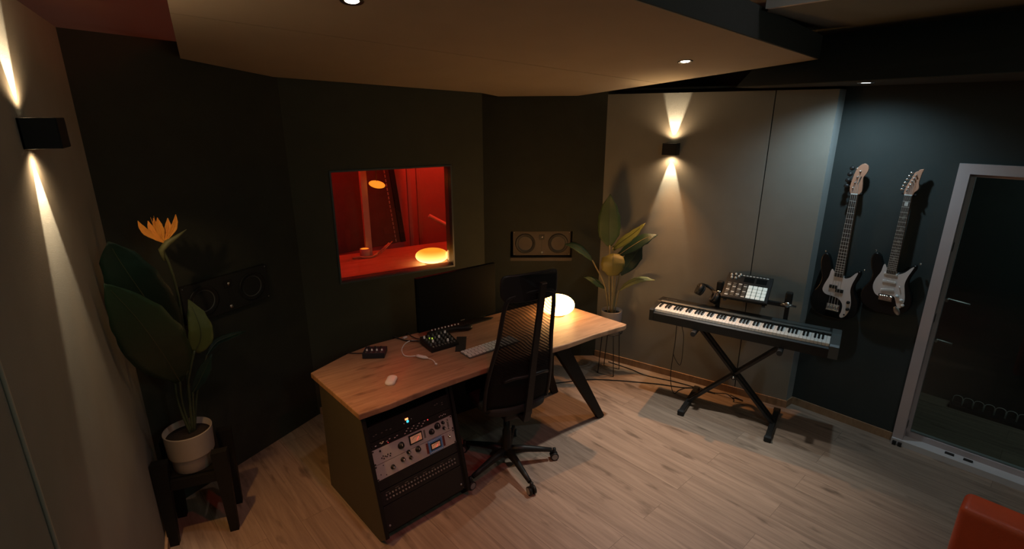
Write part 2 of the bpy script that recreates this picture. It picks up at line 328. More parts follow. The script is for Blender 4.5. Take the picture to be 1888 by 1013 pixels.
    def build(s, name, key=None, parent=None, smooth=False, loc=None, rot=None, solid=0.0, sub=0, bevel=0.0):
        if key: s.mats = [M[key]] if not s.mats else s.mats
        me = bpy.data.meshes.new(name); bmesh.ops.recalc_face_normals(s.bm, faces=s.bm.faces) if not solid else None
        s.bm.to_mesh(me); s.bm.free()
        for mm in s.mats: me.materials.append(mm)
        if smooth:
            for p in me.polygons: p.use_smooth = True
        o = bpy.data.objects.new(name, me); COL.objects.link(o)
        if parent: o.parent = parent
        if loc: o.location = loc
        if rot: o.rotation_euler = rot
        if sub:
            k = o.modifiers.new('sub', 'SUBSURF'); k.levels = sub; k.render_levels = sub
        if solid:
            k = o.modifiers.new('solid', 'SOLIDIFY'); k.thickness = solid; k.offset = 0
        if bevel:
            k = o.modifiers.new('bevel', 'BEVEL'); k.width = bevel; k.segments = 2; k.limit_method = 'ANGLE'
        return o
def mb(key): return MB().m(key)
def tag(o, label=None, cat=None, group=None, kind=None):
    if label: o['label'] = label
    if cat: o['category'] = cat
    if group: o['group'] = group
    if kind: o['kind'] = kind
    return o
def thing(name, label, cat, loc=(0, 0, 0), rotz=0.0, group=None, rot=None):
    o = bpy.data.objects.new(name, None); COL.objects.link(o); o.location = loc
    o.rotation_euler = rot if rot else (0, 0, rotz); o.empty_display_size = 0.1
    return tag(o, label, cat, group)
def struct(name, m, **k): return tag(m.build(name, **k), kind='structure')
def copy_tree(o, parent=None):
    c = o.copy(); COL.objects.link(c); c.parent = parent
    for ch in [x for x in bpy.data.objects if x.parent == o]: copy_tree(ch, c)
    return c
def smooth_loop(pts, n=6):
    out = []; m = len(pts)
    for i in range(m):
        p0, p1, p2, p3 = [Vector(pts[(i+j) % m]) for j in (-1, 0, 1, 2)]
        for k in range(n):
            t = k/n
            out.append(0.5*((2*p1)+(p2-p0)*t+(2*p0-5*p1+4*p2-p3)*t*t+(-p0+3*p1-3*p2+p3)*t**3))
    return out
def smooth_path(pts, n=6):
    P = [Vector(p) for p in pts]; P = [P[0]*2-P[1]]+P+[P[-1]*2-P[-2]]; out = []
    for i in range(1, len(P)-2):
        p0, p1, p2, p3 = P[i-1:i+3]
        for k in range(n):
            t = k/n; out.append(0.5*((2*p1)+(p2-p0)*t+(2*p0-5*p1+4*p2-p3)*t*t+(-p0+3*p1-3*p2+p3)*t**3))
    out.append(P[-2]); return out
def wallslab(a, b, z0, z1, t, side):
    """vertical slab from a to b (xy); thickness t away from the room (side = outward unit sign)"""
    a = Vector((a[0], a[1], 0)); b = Vector((b[0], b[1], 0)); d = (b-a).normalized(); n = Vector((-d.y, d.x, 0))*side*t
    return [(p.x, p.y) for p in (a, b, b+n, a+n)], z0, z1

# ------------------------------------------------------------------ room shell
FX0, FX1 = -0.56, 4.9
struct('floor', mb('floor_oak').box((2.4, 2.2, -0.05), (6.6, 8.4, 0.1)))
# left wall with its seam, raised acoustic wall 2.69 high
LWX = -0.441
m = mb('fabric_light'); m.box((LWX-0.06, (1.512+3.45)/2, 1.345), (0.12, 3.45-1.512, 2.69)); m.box((LWX-0.066, (1.508-1.8)/2, 1.345), (0.12, 3.308, 2.69)); m.m('lit_seam_edge').cyl((LWX-0.002, 1.510, 0.0), (LWX-0.002, 1.510, 2.69), 0.005, None, 10)  # pale rod at the seam stands in for the panel edge catching light
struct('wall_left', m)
struct('baseboard_left', mb('base_oak').box((LWX+0.007, 0.75, 0.035), (0.014, 5.1, 0.07)))
# front wall : left splayed panel, centre panel with the window opening, right splayed panel
p, z0, z1 = wallslab((-0.50, 3.284), (0.567, 3.94), 0, 2.69, 0.12, 1)
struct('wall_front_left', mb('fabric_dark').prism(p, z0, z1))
WX0, WX1, WZ0, WZ1 = 0.838, 1.807, 1.056, 1.918
m = mb('fabric_front'); x0, x1, y0, y1 = 0.567, 2.10, 3.94, 4.06
for (a, b, c, d) in ((x0, WX0, 0, 2.69), (WX1, x1, 0, 2.69), (WX0, WX1, 0, WZ0), (WX0, WX1, WZ1, 2.69)):
    m.box(((a+b)/2, (y0+y1)/2, (c+d)/2), (b-a, y1-y0, d-c))
m.box((2.04, 4.17, 1.345), (0.12, 0.24, 2.69))
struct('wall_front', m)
RP0, RP1 = (2.05, 4.279), (3.20, 3.603)
p, z0, z1 = wallslab(RP0, RP1, 0, 2.69, 0.12, 1)
# right splayed panel has a recess for the loudspeaker
dR = Vector((0.862, -0.507, 0)).normalized(); nR = Vector((0.507, 0.862, 0)).normalized()
def RPp(s, z, off=0.0): q = Vector((3.164, 3.624, 0))-dR*s+nR*off; return (q.x, q.y, z)
S0, S1, SZ0, SZ1 = 0.265, 0.845, 0.985, 1.272
RPX = Matrix(((dR.x, 0, nR.x, 3.164), (dR.y, 0, nR.y, 3.624), (0, 1, 0, 0), (0, 0, 0, 1)))
m = mb('fabric_dark')
for (a, b, c, d) in ((-1.30, -S1, 0, 2.69), (-S0, 0.06, 0, 2.69), (-S1, -S0, 0, SZ0), (-S1, -S0, SZ1, 2.69)):
    m.prism([(a, c), (b, c), (b, d), (a, d)], 0, 0.10, RPX)
m.prism([(-1.30, 0), (0.06, 0), (0.06, 2.69), (-1.30, 2.69)], 0.16, 0.2, RPX)
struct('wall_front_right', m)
# sconce wall on the right, stops short of the ceiling soffit, then the deeper guitar wall
SA, SB = Vector((3.164, 3.624, 0)), Vector((3.88, 2.059, 0))
SB = Vector((3.877, 2.064, 0))
dS = (SB-SA).normalized(); nS = Vector((-dS.y, dS.x, 0))   # points outwards (+x)
SX = Matrix(((dS.x, 0, nS.x, SA.x), (dS.y, 0, nS.y, SA.y), (0, 1, 0, 0), (0, 0, 0, 1)))
LS = (SB-SA).length; seam = (Vector((3.713, 2.424, 0))-SA).dot(dS)
m = mb('fabric_light')
m.prism([(-0.05, 0), (seam-0.0035, 0), (seam-0.0035, 2.477), (-0.05, 2.477)], 0, 0.12, SX)
m.prism([(seam+0.0035, 0), (LS, 0), (LS, 2.477), (seam+0.0035, 2.477)], 0, 0.12, SX)
m.m('fabric_dark').prism([(seam-0.02, 0), (seam+0.02, 0), (seam+0.02, 2.47), (seam-0.02, 2.47)], 0.02, 0.10, SX)
m.m('fabric_side_lit').prism([(3.8765, 2.0625), (3.995, 2.078), (4.02, 2.2), (3.93, 2.2)], 0.0, 2.477)
struct('wall_right', m)
DA, DB = Vector((3.940, 2.310, 0)), Vector((4.60, -0.97, 0)); dD = (Vector((4.12, 1.42, 0))-Vector((3.984, 2.095, 0))).normalized()
nD = Vector((-dD.y, dD.x, 0))  # outward
O = Vector((3.984, 2.095, 0))
DX = Matrix(((dD.x, 0, nD.x, O.x), (dD.y, 0, nD.y, O.y), (0, 1, 0, 0), (0, 0, 0, 1)))
def DP(s, z, off=0.0): q = O+dD*s+nD*off; return Vector((q.x, q.y, z))
U0, U1, DZ = 0.728, 1.78, 2.016        # door opening along the wall (outer edge of its frame)
m = mb('fabric_teal'); m.prism([(-0.15, 0), (U0, 0), (U0, 2.50), (-0.15, 2.50)], 0, 0.14, DX)
m.prism([(U0, DZ), (U1, DZ), (U1, 2.50), (U0, 2.50)], 0, 0.14, DX); m.prism([(U1, 0), (4.2, 0), (4.2, 2.50), (U1, 2.50)], 0, 0.14, DX)
struct('wall_far_right', m)
struct('baseboard_right', mb('base_oak').prism([(-0.0, 0), (LS+0.012, 0), (LS+0.012, 0.062), (0.0, 0.062)], -0.012, 0.0, SX).prism([(0.012, 0), (U0-0.004, 0), (U0-0.004, 0.062), (0.012, 0.062)], -0.012, -0.0005, DX).prism([(3.874, 2.052), (3.994, 2.066), (3.994, 2.0765), (3.8765, 2.0615)], 0.0, 0.062))
struct('baseboard_front', mb('base_oak').box((1.33, 3.934, 0.03), (1.5, 0.012, 0.06)))
struct('wall_back', mb('fabric_dark').box((2.2, -1.55, 1.5), (6.4, 0.1, 3.0)))
# upper shell above the acoustic walls
m = mb('shell_paint'); m.box((-0.86, 1.4, 2.0), (0.1, 6.2, 4.0)); m.prism([(-0.95, 3.10), (0.55, 4.10), (0.50, 4.22), (-1.0, 3.22)], 2.69, 3.3); m.box((1.75, 4.33, 2.99), (2.7, 0.1, 0.6))
struct('wall_upper', m)
struct('ceiling', mb('plaster').box((2.2, 1.5, 3.20), (6.6, 6.4, 0.1)))
# lower ceiling band over the guitars and a mid-height ceiling with an opening beside the cloud
mid = mb('ceiling_dark')
mid.prism([(2.69, 1.862), (3.90, 2.9), (3.90, -1.5), (3.22, -1.5)], 2.83, 2.86)
struct('ceiling_middle', mid)
struct('trim_1', mb('plaster').prism([(2.66, 1.862), (2.69, 1.862), (3.22, -1.5), (3.19, -1.5)], 2.83, 2.89))
m = mb('soffit_dark')
m.prism([(3.42, 2.55), (3.42, -1.5), (4.9, -1.5), (4.5, 2.55)], 2.495, 2.50)
t = bmesh.new(); q = [t.verts.new(p) for p in ((3.42, -1.5, 2.495), (3.42, 2.55, 2.495), (3.86, 2.55, 2.83), (3.80, -1.5, 2.83), (3.45, -1.5, 2.51), (3.45, 2.55, 2.51), (3.88, 2.55, 2.84), (3.82, -1.5, 2.84))]
for f in ((0, 1, 2, 3), (7, 6, 5, 4), (0, 4, 5, 1), (1, 5, 6, 2), (2, 6, 7, 3), (3, 7, 4, 0)): t.faces.new([q[k] for k in f])
m._merge(t)
struct('ceiling_soffit', m)
struct('trim_2', mb('soffit_dark').prism([(-0.1, 2.505), (LS-0.45, 2.505), (LS-0.45, 2.52), (-0.1, 2.52)], 0.03, 0.16, SX))
struct('wall_outer_right', mb('soffit_dark').box((5.0, 1.4, 2.86), (0.08, 6.2, 0.7)).prism([(3.45, 3.95), (4.98, 3.95), (4.98, 4.03), (3.45, 4.03)], 2.5, 3.2))

# the tilted ceiling cloud: bottom z = -0.0418x -0.1179y + 3.0266
def cz(x, y): return -0.04176*x-0.11788*y+3.02664
cl = [(0.033, 3.60), (0.522, 3.90), (2.285, 3.90), (2.34, 4.07), (2.95, 3.70), (3.49, 2.027), (1.646, 1.752), (0.0, 1.51), (0.011, 2.56)]
cl = [(0.033, 3.585), (0.540, 3.91), (2.08, 3.925), (2.30, 4.02), (2.925, 3.735), (3.49, 2.027), (1.646, 1.752), (0.0, 1.51), (0.011, 2.56)]
seamA, seamB = Vector((0.041, 2.742)), Vector((2.994, 3.018))
def cloudslab(poly, m, z0=0.0, z1=0.13):
    t = bmesh.new(); a = [t.verts.new((x, y, cz(x, y)+z0)) for x, y in poly]; b = [t.verts.new((x, y, cz(x, y)+z1)) for x, y in poly]
    t.faces.new(a[::-1]); t.faces.new(b); n = len(poly)
    for i in range(n): t.faces.new([a[i], a[(i+1) % n], b[(i+1) % n], b[i]])
    m._merge(t)
sA = (0.016, 2.738); fr = (3.162, 3.031)
front = [sA, (0.033, 3.585), (0.540, 3.91), (2.08, 3.925), (2.30, 4.02), (2.925, 3.735), fr]
rear = [(0.016, 2.734), (3.1635, 3.0265), (3.49, 2.027), (1.646, 1.752), (0.0, 1.51)]
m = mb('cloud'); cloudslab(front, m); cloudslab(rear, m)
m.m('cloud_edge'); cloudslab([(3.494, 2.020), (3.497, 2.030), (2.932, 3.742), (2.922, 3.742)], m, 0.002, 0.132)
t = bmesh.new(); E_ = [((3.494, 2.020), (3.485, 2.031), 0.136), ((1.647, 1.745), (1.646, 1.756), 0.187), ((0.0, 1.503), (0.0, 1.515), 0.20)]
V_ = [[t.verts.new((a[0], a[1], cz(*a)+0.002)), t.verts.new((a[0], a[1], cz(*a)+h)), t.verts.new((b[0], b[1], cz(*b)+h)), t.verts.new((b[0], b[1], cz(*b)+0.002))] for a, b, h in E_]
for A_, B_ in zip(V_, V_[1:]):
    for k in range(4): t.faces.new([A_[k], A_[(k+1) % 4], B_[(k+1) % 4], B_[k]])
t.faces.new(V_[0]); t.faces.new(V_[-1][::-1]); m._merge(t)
struct('ceiling_cloud', m)

# downlights
def downlight(x, y, z, label, bulb, tilt, group='recessed ceiling downlights'):
    t = thing('downlight', label, 'ceiling light', (x, y, z), rot=tilt, group=None)
    mb('black_metal' if bulb == 'bulb' else 'steel').lathe([(0.030, 0.0), (0.044, -0.004), (0.047, 0.0), (0.030, 0.012)], seg=32).build('trim_ring', parent=t)
    mb(bulb).lathe([(0.0, -0.003), (0.024, -0.003), (0.028, 0.0), (0.0, 0.001)], seg=24).build('bulb', parent=t)
    return t
TI = (math.atan(-0.1179), math.atan(0.0418), 0)
downlight(2.739, 2.43, cz(2.739, 2.43), 'bright recessed downlight in the ceiling panel nearest the wall lamp', 'bulb', TI)
downlight(0.636, 2.268, cz(0.636, 2.268), 'bright recessed downlight cut by the top edge of the photo', 'bulb', TI)
downlight(3.594, 1.765, 2.4945, 'small cool white downlight in the low ceiling above the guitars', 'bulb_cool', (0, 0, 0))

# ------------------------------------------------------------------ observation window and booth
struct('window_1', mb('slate_plastic')
       .box(((WX0+WX1)/2, 4.0, WZ0+0.006), (WX1-WX0, 0.13, 0.012)).box(((WX0+WX1)/2, 4.0, WZ1-0.006), (WX1-WX0, 0.13, 0.012))
       .box((WX0+0.006, 4.0, (WZ0+WZ1)/2), (0.012, 0.13, WZ1-WZ0-0.024)).box((WX1-0.006, 4.0, (WZ0+WZ1)/2), (0.012, 0.13, WZ1-WZ0-0.024))
       .m('glass').box(((WX0+WX1)/2, 3.985, (WZ0+WZ1)/2), (WX1-WX0-0.024, 0.006, WZ1-WZ0-0.024)))
struct('wall_booth_back', mb('booth_wall').box((1.6, 5.95, 1.35), (3.3, 0.1, 2.7)))
struct('wall_booth_left', mb('booth_wall').box((0.1, 5.10, 1.35), (0.1, 1.58, 2.7)))
struct('wall_booth_right', mb('booth_wall').box((2.95, 5.20, 1.35), (0.1, 1.38, 2.7)))
struct('ceiling_booth', mb('booth_wall').box((1.52, 5.2, 2.74), (2.9, 1.4, 0.08)))
tag(mb('booth_wood').prism([(0.2, 4.085), (1.94, 4.085), (2.12, 4.52), (2.85, 4.52), (2.85, 5.05), (0.2, 5.05)], 0.96, 1.0, None, 0.003).box((0.3, 4.57, 0.48), (0.06, 0.9, 0.96)).box((2.7, 4.8, 0.48), (0.06, 0.45, 0.96)).build('booth_counter'), 'orange-lit wooden counter behind the red window', 'counter')
def pebble(name, label, loc, rx, rz, key, base='base_oak'):
    t = thing(name, label, 'lamp', loc)
    prof = [(rx*math.cos(a)**0.8 if math.cos(a) > 0 else 0, rz+rz*math.sin(a)) for a in [(-PI/2)+PI*i/20 for i in range(21)]]
    prof[0] = (0, 0.0); prof[-1] = (0, 2*rz)
    mb(key).lathe(prof, (0, 0, 0.008), 40).build('lamp_shade', parent=t)
    mb(base).lathe([(0, 0), (rx*0.45, 0), (rx*0.48, 0.006), (rx*0.45, 0.012), (0, 0.012)], seg=32).build('base', parent=t)
    return t
pebble('pebble_lamp', 'glowing yellow pebble lamp on the counter behind the red window', (1.76, 4.33, 1.0), 0.150, 0.062, 'booth_lamp')
# acoustic panel leaning at the back of the counter with a stitched right edge
pn = thing('acoustic_panel', 'dark red upright panel with a dashed stitched edge inside the booth', 'panel', (1.30, 5.16, 1.0), 0, rot=(math.radians(-6), math.radians(-4), 0))
mb('booth_panel').box((0, 0, 0.58), (0.90, 0.04, 1.16), bevel=0.004).build('panel_face', parent=pn)
m = mb('booth_wall')
for k in range(26): m.box((0.40, -0.024, 0.03+k*0.044), (0.010, 0.006, 0.030))
m.build('stitching', parent=pn)
mb('black_matte').box((0.475, 0.01, 0.58), (0.05, 0.10, 1.16)).build('side_edge', parent=pn)
tag(mb('booth_wall').box((1.34, 4.90, 1.52), (0.06, 0.05, 1.04), bevel=0.005).build('support_post'), 'upright post glowing bright red left of the booth panel', 'post')
cd_ = thing('candle_holder', 'small cup with a bright rim standing on the booth counter', 'candle holder', (1.285, 4.84, 1.0))
mb('booth_wall').lathe([(0.0, 0.0), (0.045, 0.0), (0.046, 0.09), (0.043, 0.09), (0.041, 0.06), (0.0, 0.06)], seg=24).build('cup', parent=cd_)
mb('booth_lamp2').lathe([(0.0, 0.085), (0.040, 0.085), (0.040, 0.062), (0, 0.062)], seg=24).build('candle', parent=cd_)
mb('booth_wood').tube(smooth_path([(-0.12, 0.0, 0.012), (-0.05, -0.03, 0.02), (0.03, -0.05, 0.010), (0.09, -0.03, 0.02), (0.13, 0.02, 0.03)], 5), 0.010).build('twig', parent=cd_)
tag(mb('booth_wood').tube([(1.42, 4.88, 1.01), (1.56, 4.94, 1.09)], 0.007).tube([(1.44, 4.86, 1.01), (1.58, 4.90, 1.11)], 0.005).build('drumsticks'), 'thin reddish sticks leaning beside the candle cup in the booth', 'sticks')
st_ = thing('microphone_stand', 'pale diagonal boom arm of a stand inside the red booth', 'microphone stand', (2.58, 5.30, 0))
mb('white_plastic').tube([(-0.42, 0.05, 1.24), (0.24, -0.105, 0.837)], 0.022).build('boom_arm', parent=st_)
mb('black_metal').tube([(0.10, -0.07, 0.02), (0.10, -0.07, 0.93)], 0.012).build('pole', parent=st_)
mb('black_metal').lathe([(0, 0), (0.13, 0), (0.12, 0.02), (0, 0.025)], (0.10, -0.07, 0.0)).build('base', parent=st_)
for x in (2.02, 2.13):
    tag(mb('booth_wall').box((x, 5.55, 1.3), (0.045, 0.03, 2.6), bevel=0.008).build('curtain_strip'),
        'pinkish vertical strip in the booth, ' + ('left' if x < 2.1 else 'right') + ' one of the pair', 'strip', 'vertical strips in the booth')
hl = thing('lamp_reflection', 'small blurred orange oval lamp reflection high in the booth window', 'lamp', (1.44, 4.80, 1.69))
mb('booth_lamp2').lathe([(0.075*math.cos(a), 0.030*math.sin(a)) for a in [-PI/2+PI*k/14 for k in range(15)]], seg=28, rot=(0.2, 0.15, 0)).build('lamp_shade', parent=hl)  # solid glowing oval stands in for the reflection of the booth's pebble lamp
mb('black_metal').tube([(0, 0, 0.03), (0, 0, 1.01)], 0.003).build('cord', parent=hl)
tag(mb('booth_wood').box((0.95, 5.3, 1.72), (0.9, 0.03, 0.03)).build('wall_rail'), 'thin horizontal rail on the red booth wall at left', 'rail')
point('booth_red_light', (2.25, 5.2, 2.45), 28, (1.0, 0.035, 0.015), 0.05)
point('booth_red_light', (0.9, 4.65, 2.3), 16, (1.0, 0.03, 0.012), 0.05)

# ------------------------------------------------------------------ wall sconces
def inward(X):     # same wall frame with its z axis pointing into the room (right-handed)
    Y = X.copy()
    for r in range(3): Y[r][2] = -X[r][2]
    return Y
SXI, DXI, RPXI = inward(SX), inward(DX), inward(RPX)
LWXI = Matrix(((0, 0, 1, LWX), (1, 0, 0, 0), (0, 1, 0, 0), (0, 0, 0, 1)))
lp = (Vector((0.567, 3.94, 0))-Vector((-0.50, 3.284, 0))).normalized()
LPXI = Matrix(((lp.x, 0, lp.y, -0.50), (lp.y, 0, -lp.x, 3.284), (0, 1, 0, 0), (0, 0, 0, 1)))
def wallthing(name, label, cat, X, s, z, off=0.0, spin=0.0, group=None):
    o = thing(name, label, cat, group=group); o.matrix_world = X @ Matrix.Translation((s, z, off)) @ Matrix.Rotation(spin, 4, 'Z'); return o
def sconce(label, X, s, z, w, h, d, pw, cone=38):
    t = wallthing('wall_sconce', label, 'wall lamp', X, s, z); th = 0.005
    m = mb('black_metal')
    m.box((0, 0, d-th/2), (w, h, th)); m.box((-w/2+th/2, 0, d/2), (th, h, d)); m.box((w/2-th/2, 0, d/2), (th, h, d)); m.box((0, 0, 0.004), (w, h, 0.008))
    m.box((0, 0, d/2), (w-0.012, 0.010, d-0.006))
    m.build('housing', parent=t, bevel=0.002)
    for sg in (1, -1):
        mb('bulb_warm').lathe([(0, 0), (0.014, 0.0), (0.010, 0.006), (0, 0.008)], (0, sg*0.008, 0.045), 20, rot=(-sg*PI/2, 0, 0)).build('bulb', parent=t)
        mb('glass').box((0, sg*(h/2-0.004), d/2), (w-2*th-0.004, 0.002, d-th-0.012)).build('lens', parent=t)
        P = lambda a, b, c: X @ Vector((s+a, z+b, c))
        spot('sconce_beam', P(0, sg*(h/2+0.003), 0.034), P(0, sg*(h/2+1.0), -0.13), pw, (1.0, 0.80, 0.54), cone, 0.45, 0.004)
        spot('sconce_beam_soft', P(0, sg*(h/2+0.003), 0.050), P(0, sg*(h/2+1.0), 0.25 if sg > 0 else 0.0), pw*(0.15 if sg > 0 else 0.12), (1.0, 0.66, 0.36), 150, 0.8, 0.015)
    return t
sR = (Vector((3.410, 3.085, 0))-SA).dot(dS)
sconce('small black box wall lamp beaming up and down beside the tall potted plant', SXI, sR+0.01, 2.040, 0.115, 0.095, 0.10, 38)
spot('sconce_spill_or_extra', (LWX+0.06, 2.30, 2.19), (-0.18, 3.08, 1.72), 9, (1.0, 0.62, 0.30), 26, 1.0, 0.02)  # extra narrow spot at the sconce, added to brighten the flower
spot('sconce_spill_or_extra', (3.33, 3.06, 2.10), (3.09, 2.96, 2.547), 7, (1.0, 0.66, 0.30), 60, 0.9, 0.01)
spot('sconce_spill_or_extra', (3.33, 3.06, 1.985), (2.82, 2.55, 0), 64, (1.0, 0.44, 0.15), 80, 0.9, 0.012)
sconce('large black box wall lamp at the left edge of the photo', LWXI, 2.27, 2.247, 0.14, 0.095, 0.097, 42, 46)
spot('sconce_spill_or_extra', (LWX+0.06, 2.27, 2.19), (0.46, 2.50, 0), 46, (1.0, 0.47, 0.11), 60, 0.9, 0.02)

# ------------------------------------------------------------------ recessed loudspeakers
def speaker(label, X, s, z, w, h, off, face):
    t = wallthing('wall_speaker', label, 'speaker', X, s, z, off)
    mb(face).box((0, 0, -0.03), (w, h, 0.06), bevel=0.003).build('cabinet', parent=t)
    for sg in (-1, 1):
        c = (sg*w*0.285, 0.0, 0.0); r = h*0.40
        a = mb('black_plastic').lathe([(r, 0.0), (r, 0.006), (r*0.93, 0.008), (r*0.86, 0.003), (r*0.78, 0.006), (r*0.72, 0.0)], c, 40).build('woofer', parent=t)
        mb('cone_grey').lathe([(r*0.73, 0.002), (r*0.45, -0.012), (r*0.30, -0.018), (r*0.28, -0.014), (r*0.15, -0.008), (0, -0.005)], c, 36).build('cone', parent=a)
    mb('black_plastic').box((0, h*0.27, 0.003), (0.05, 0.045, 0.006), bevel=0.002).build('tweeter', parent=t)
    mb('chrome').lathe([(0.010, 0.006), (0.008, 0.010), (0, 0.012)], (0.004, h*0.27, 0), 16).build('tweeter_dome', parent=t)
    mb('steel').lathe([(0.013, 0), (0.011, 0.006), (0, 0.008)], (0.003, -h*0.38, 0), 16).build('badge', parent=t)
    mb('black_matte').box((0, -0.02, 0.001), (0.002, h*0.5, 0.002)).build('groove', parent=t)
    for sx in (-1, 1):
        for sy in (-1, 1): mb('steel').lathe([(0.004, 0), (0.003, 0.002), (0, 0.002)], (sx*(w/2-0.012), sy*(h/2-0.012), 0), 10).build('screw', parent=t)
    return t
speaker('wide brown loudspeaker with two round cones set into the wall behind the office chair', RPXI, -0.548, 1.143, 0.545, 0.235, -0.055, 'speaker_face')
speaker('black loudspeaker barely visible on the dark wall behind the flowering plant', LPXI, 0.655, 1.222, 0.58, 0.235, 0.035, 'speaker_face_dark')
struct('trim_3', mb('speaker_face').prism([(-S1, SZ0), (-S0, SZ0), (-S0, SZ0+0.030), (-S1, SZ0+0.030)], 0.004, 0.05, RPX))

# ------------------------------------------------------------------ desk
dk = thing('studio_desk', 'long oak-topped studio desk with clipped corners and black splayed leg', 'desk', (1.5, 2.9, 0))
dpoly = [(0.426, 3.076), (0.550, 2.460), (0.72, 2.478), (1.005, 2.534), (1.304, 2.570), (1.55, 2.590), (1.78, 2.592), (2.02, 2.598), (2.274, 2.628), (2.585, 2.640), (2.615, 2.655), (2.430, 3.398), (2.033, 3.367), (1.747, 3.340), (1.118, 3.314), (0.861, 3.289), (0.684, 3.228)]
mb('desk_oak').prism([(x-1.5, y-2.9) for x, y in dpoly], 0.762, 0.80, None, 0.006, 2).build('tabletop', parent=dk)
for nm, a, b in (('leg', (2.06, 2.80, 0.755), (2.485, 2.745, 0.0)), ('leg', (2.04, 3.10, 0.755), (2.395, 3.245, 0.0))):
    mb('black_wood').bar(Vector(a)-Vector((1.5, 2.9, 0)), Vector(b)-Vector((1.5, 2.9, 0)), 0.062, 0.115, (1, 0, 0.2), 0.045, 0.055).build(nm, parent=dk)
mb('black_wood').bar((-0.30, -0.03, 0.735), (0.85, 0.03, 0.735), 0.34, 0.05).build('under_frame', parent=dk)
mb('black_wood').bar((-0.30, 0.34, 0.42), (0.895, 0.375, 0.42), 0.022, 0.66).build('modesty_panel', parent=dk)

# rack cabinet under the left end of the desk, its front leaning back
RA = math.radians(11.5)
rk = thing('rack_cabinet', 'black rack cabinet with sloping open front under the left desk end', 'rack cabinet', (0.598, 2.345, 0), RA)
def fy(z): return 0.015+0.25*(z-0.07)     # face depth at height z
sidep = [(0.055, 0.0), (0.70, 0.0), (0.70, 0.755), (fy(0.755)-0.02, 0.755), (fy(0.06)-0.02, 0.06)]
YZ = lambda x: Matrix(((0, 0, 1, x), (1, 0, 0, 0), (0, 1, 0, 0), (0, 0, 0, 1)))
for x, k_ in ((0.0, 'rack_side_lit'), (0.578, 'black_wood')): mb(k_).prism(sidep, 0, 0.020, YZ(x), 0.001, 1).build('side_panel', parent=rk)
mb('black_wood').bar((0.011, fy(0.06)-0.024, 0.06), (0.011, fy(0.755)-0.024, 0.755), 0.022, 0.006, (0, 1, 0)).build('front_edging', parent=rk)
for c, s in (((0.299, 0.40, 0.745), (0.556, 0.44, 0.018)), ((0.299, 0.36, 0.048), (0.556, 0.64, 0.02)), ((0.299, 0.66, 0.40), (0.556, 0.015, 0.68))):
    mb('black_wood').box(c, s).build('panel', parent=rk)
for x in (0.0235, 0.5745):
    mb('black_metal').bar((x, fy(0.07)+0.004, 0.065), (x, fy(0.73)+0.004, 0.73), 0.006, 0.02, (1, 0, 0)).build('rack_rail', parent=rk)
# units sit in the plane of the sloping face : local frame x along, y up the slope, z out of the face
tl = math.atan(0.25)
def unit(name, label, cat, v0, h, depth, key, w=0.540, group=None):
    rkm = Matrix.Translation((0.598, 2.345, 0)) @ Matrix.Rotation(RA, 4, 'Z')
    F = rkm @ Matrix.Translation((0.029, fy(0.07), 0.07)) @ Matrix(((1, 0, 0, 0), (0, math.sin(tl), -math.cos(tl), 0), (0, math.cos(tl), math.sin(tl), 0), (0, 0, 0, 1)))
    o = thing(name, label, cat, group=group); o.matrix_world = F @ Matrix.Translation((0, v0, 0))
    mb(key).box((w/2, h/2, -0.003), (w, h-0.002, 0.006), bevel=0.0008).build('faceplate', parent=o)
    mb('black_metal').box((w/2, h/2, -depth/2-0.006), (w-0.06, h-0.006, depth)).build('chassis', parent=o)
    for x in (0.008, w-0.008):
        for y in ((0.008, h-0.008) if h > 0.05 else (h/2,)): mb('black_metal').lathe([(0.005, 0), (0.004, 0.003), (0, 0.003)], (x, y, 0), 10).build('rack_screw', parent=o)
    return o
def knob(o, x, y, r, key='black_plastic', cap=None, h=0.016, nm='knob'):
    k = mb(key).lathe([(r*1.15, 0), (r*1.1, 0.003), (r*0.9, 0.004), (r*0.82, h), (r*0.7, h+0.0015), (0, h+0.0015)], (x, y, 0), 24).build(nm, parent=o)
    if cap: mb(cap).lathe([(r*0.62, h+0.001), (r*0.55, h+0.004), (0, h+0.005)], (x, y, 0), 20).build('cap', parent=k)
    else: mb('white_plastic').box((x, y+r*0.4, h+0.002), (r*0.12, r*0.8, 0.0012)).build('pointer', parent=k)
def meter(o, x, y, w, h, frame='black_plastic'):
    mm = mb(frame).box((x, y, 0.003), (w, h, 0.006), bevel=0.001).build('meter', parent=o)
    mb('meter_face').box((x, y, 0.0065), (w-0.014, h-0.016, 0.001)).build('dial', parent=mm)
    m = mb('black_matte'); m.tube([(x+(w*0.36)*math.sin(a), y-h*0.30+(h*0.52)*math.cos(a), 0.0078) for a in [(-0.9+1.8*i/12) for i in range(13)]], 0.0007, 4)
    for i in range(7):
        a = -0.85+1.7*i/6; m.tube([(x+(w*0.36)*math.sin(a), y-h*0.30+(h*0.52)*math.cos(a), 0.0078), (x+(w*0.41)*math.sin(a), y-h*0.30+(h*0.60)*math.cos(a), 0.0078)], 0.0006, 4)
    m.build('scale', parent=mm)
    mb('led_red').tube([(x, y-h*0.28, 0.008), (x+w*0.24, y+h*0.12, 0.008)], 0.0007, 4).build('needle', parent=mm)
U = 0.0445
u0 = unit('blank_panel', 'plain black blank panel at the very bottom of the rack', 'rack panel', 0.0, 0.155, 0.02, 'black_metal')
for x in (0.02, 0.52): mb('steel').lathe([(0.007, 0), (0.005, 0.003), (0, 0.003)], (x, 0.035, 0), 12).build('bolt', parent=u0)
pb = unit('patch_bay', 'black patch bay with rows of bright metal jacks low in the rack', 'patch bay', 0.157, 2*U-0.003, 0.12, 'black_metal')
jk = None
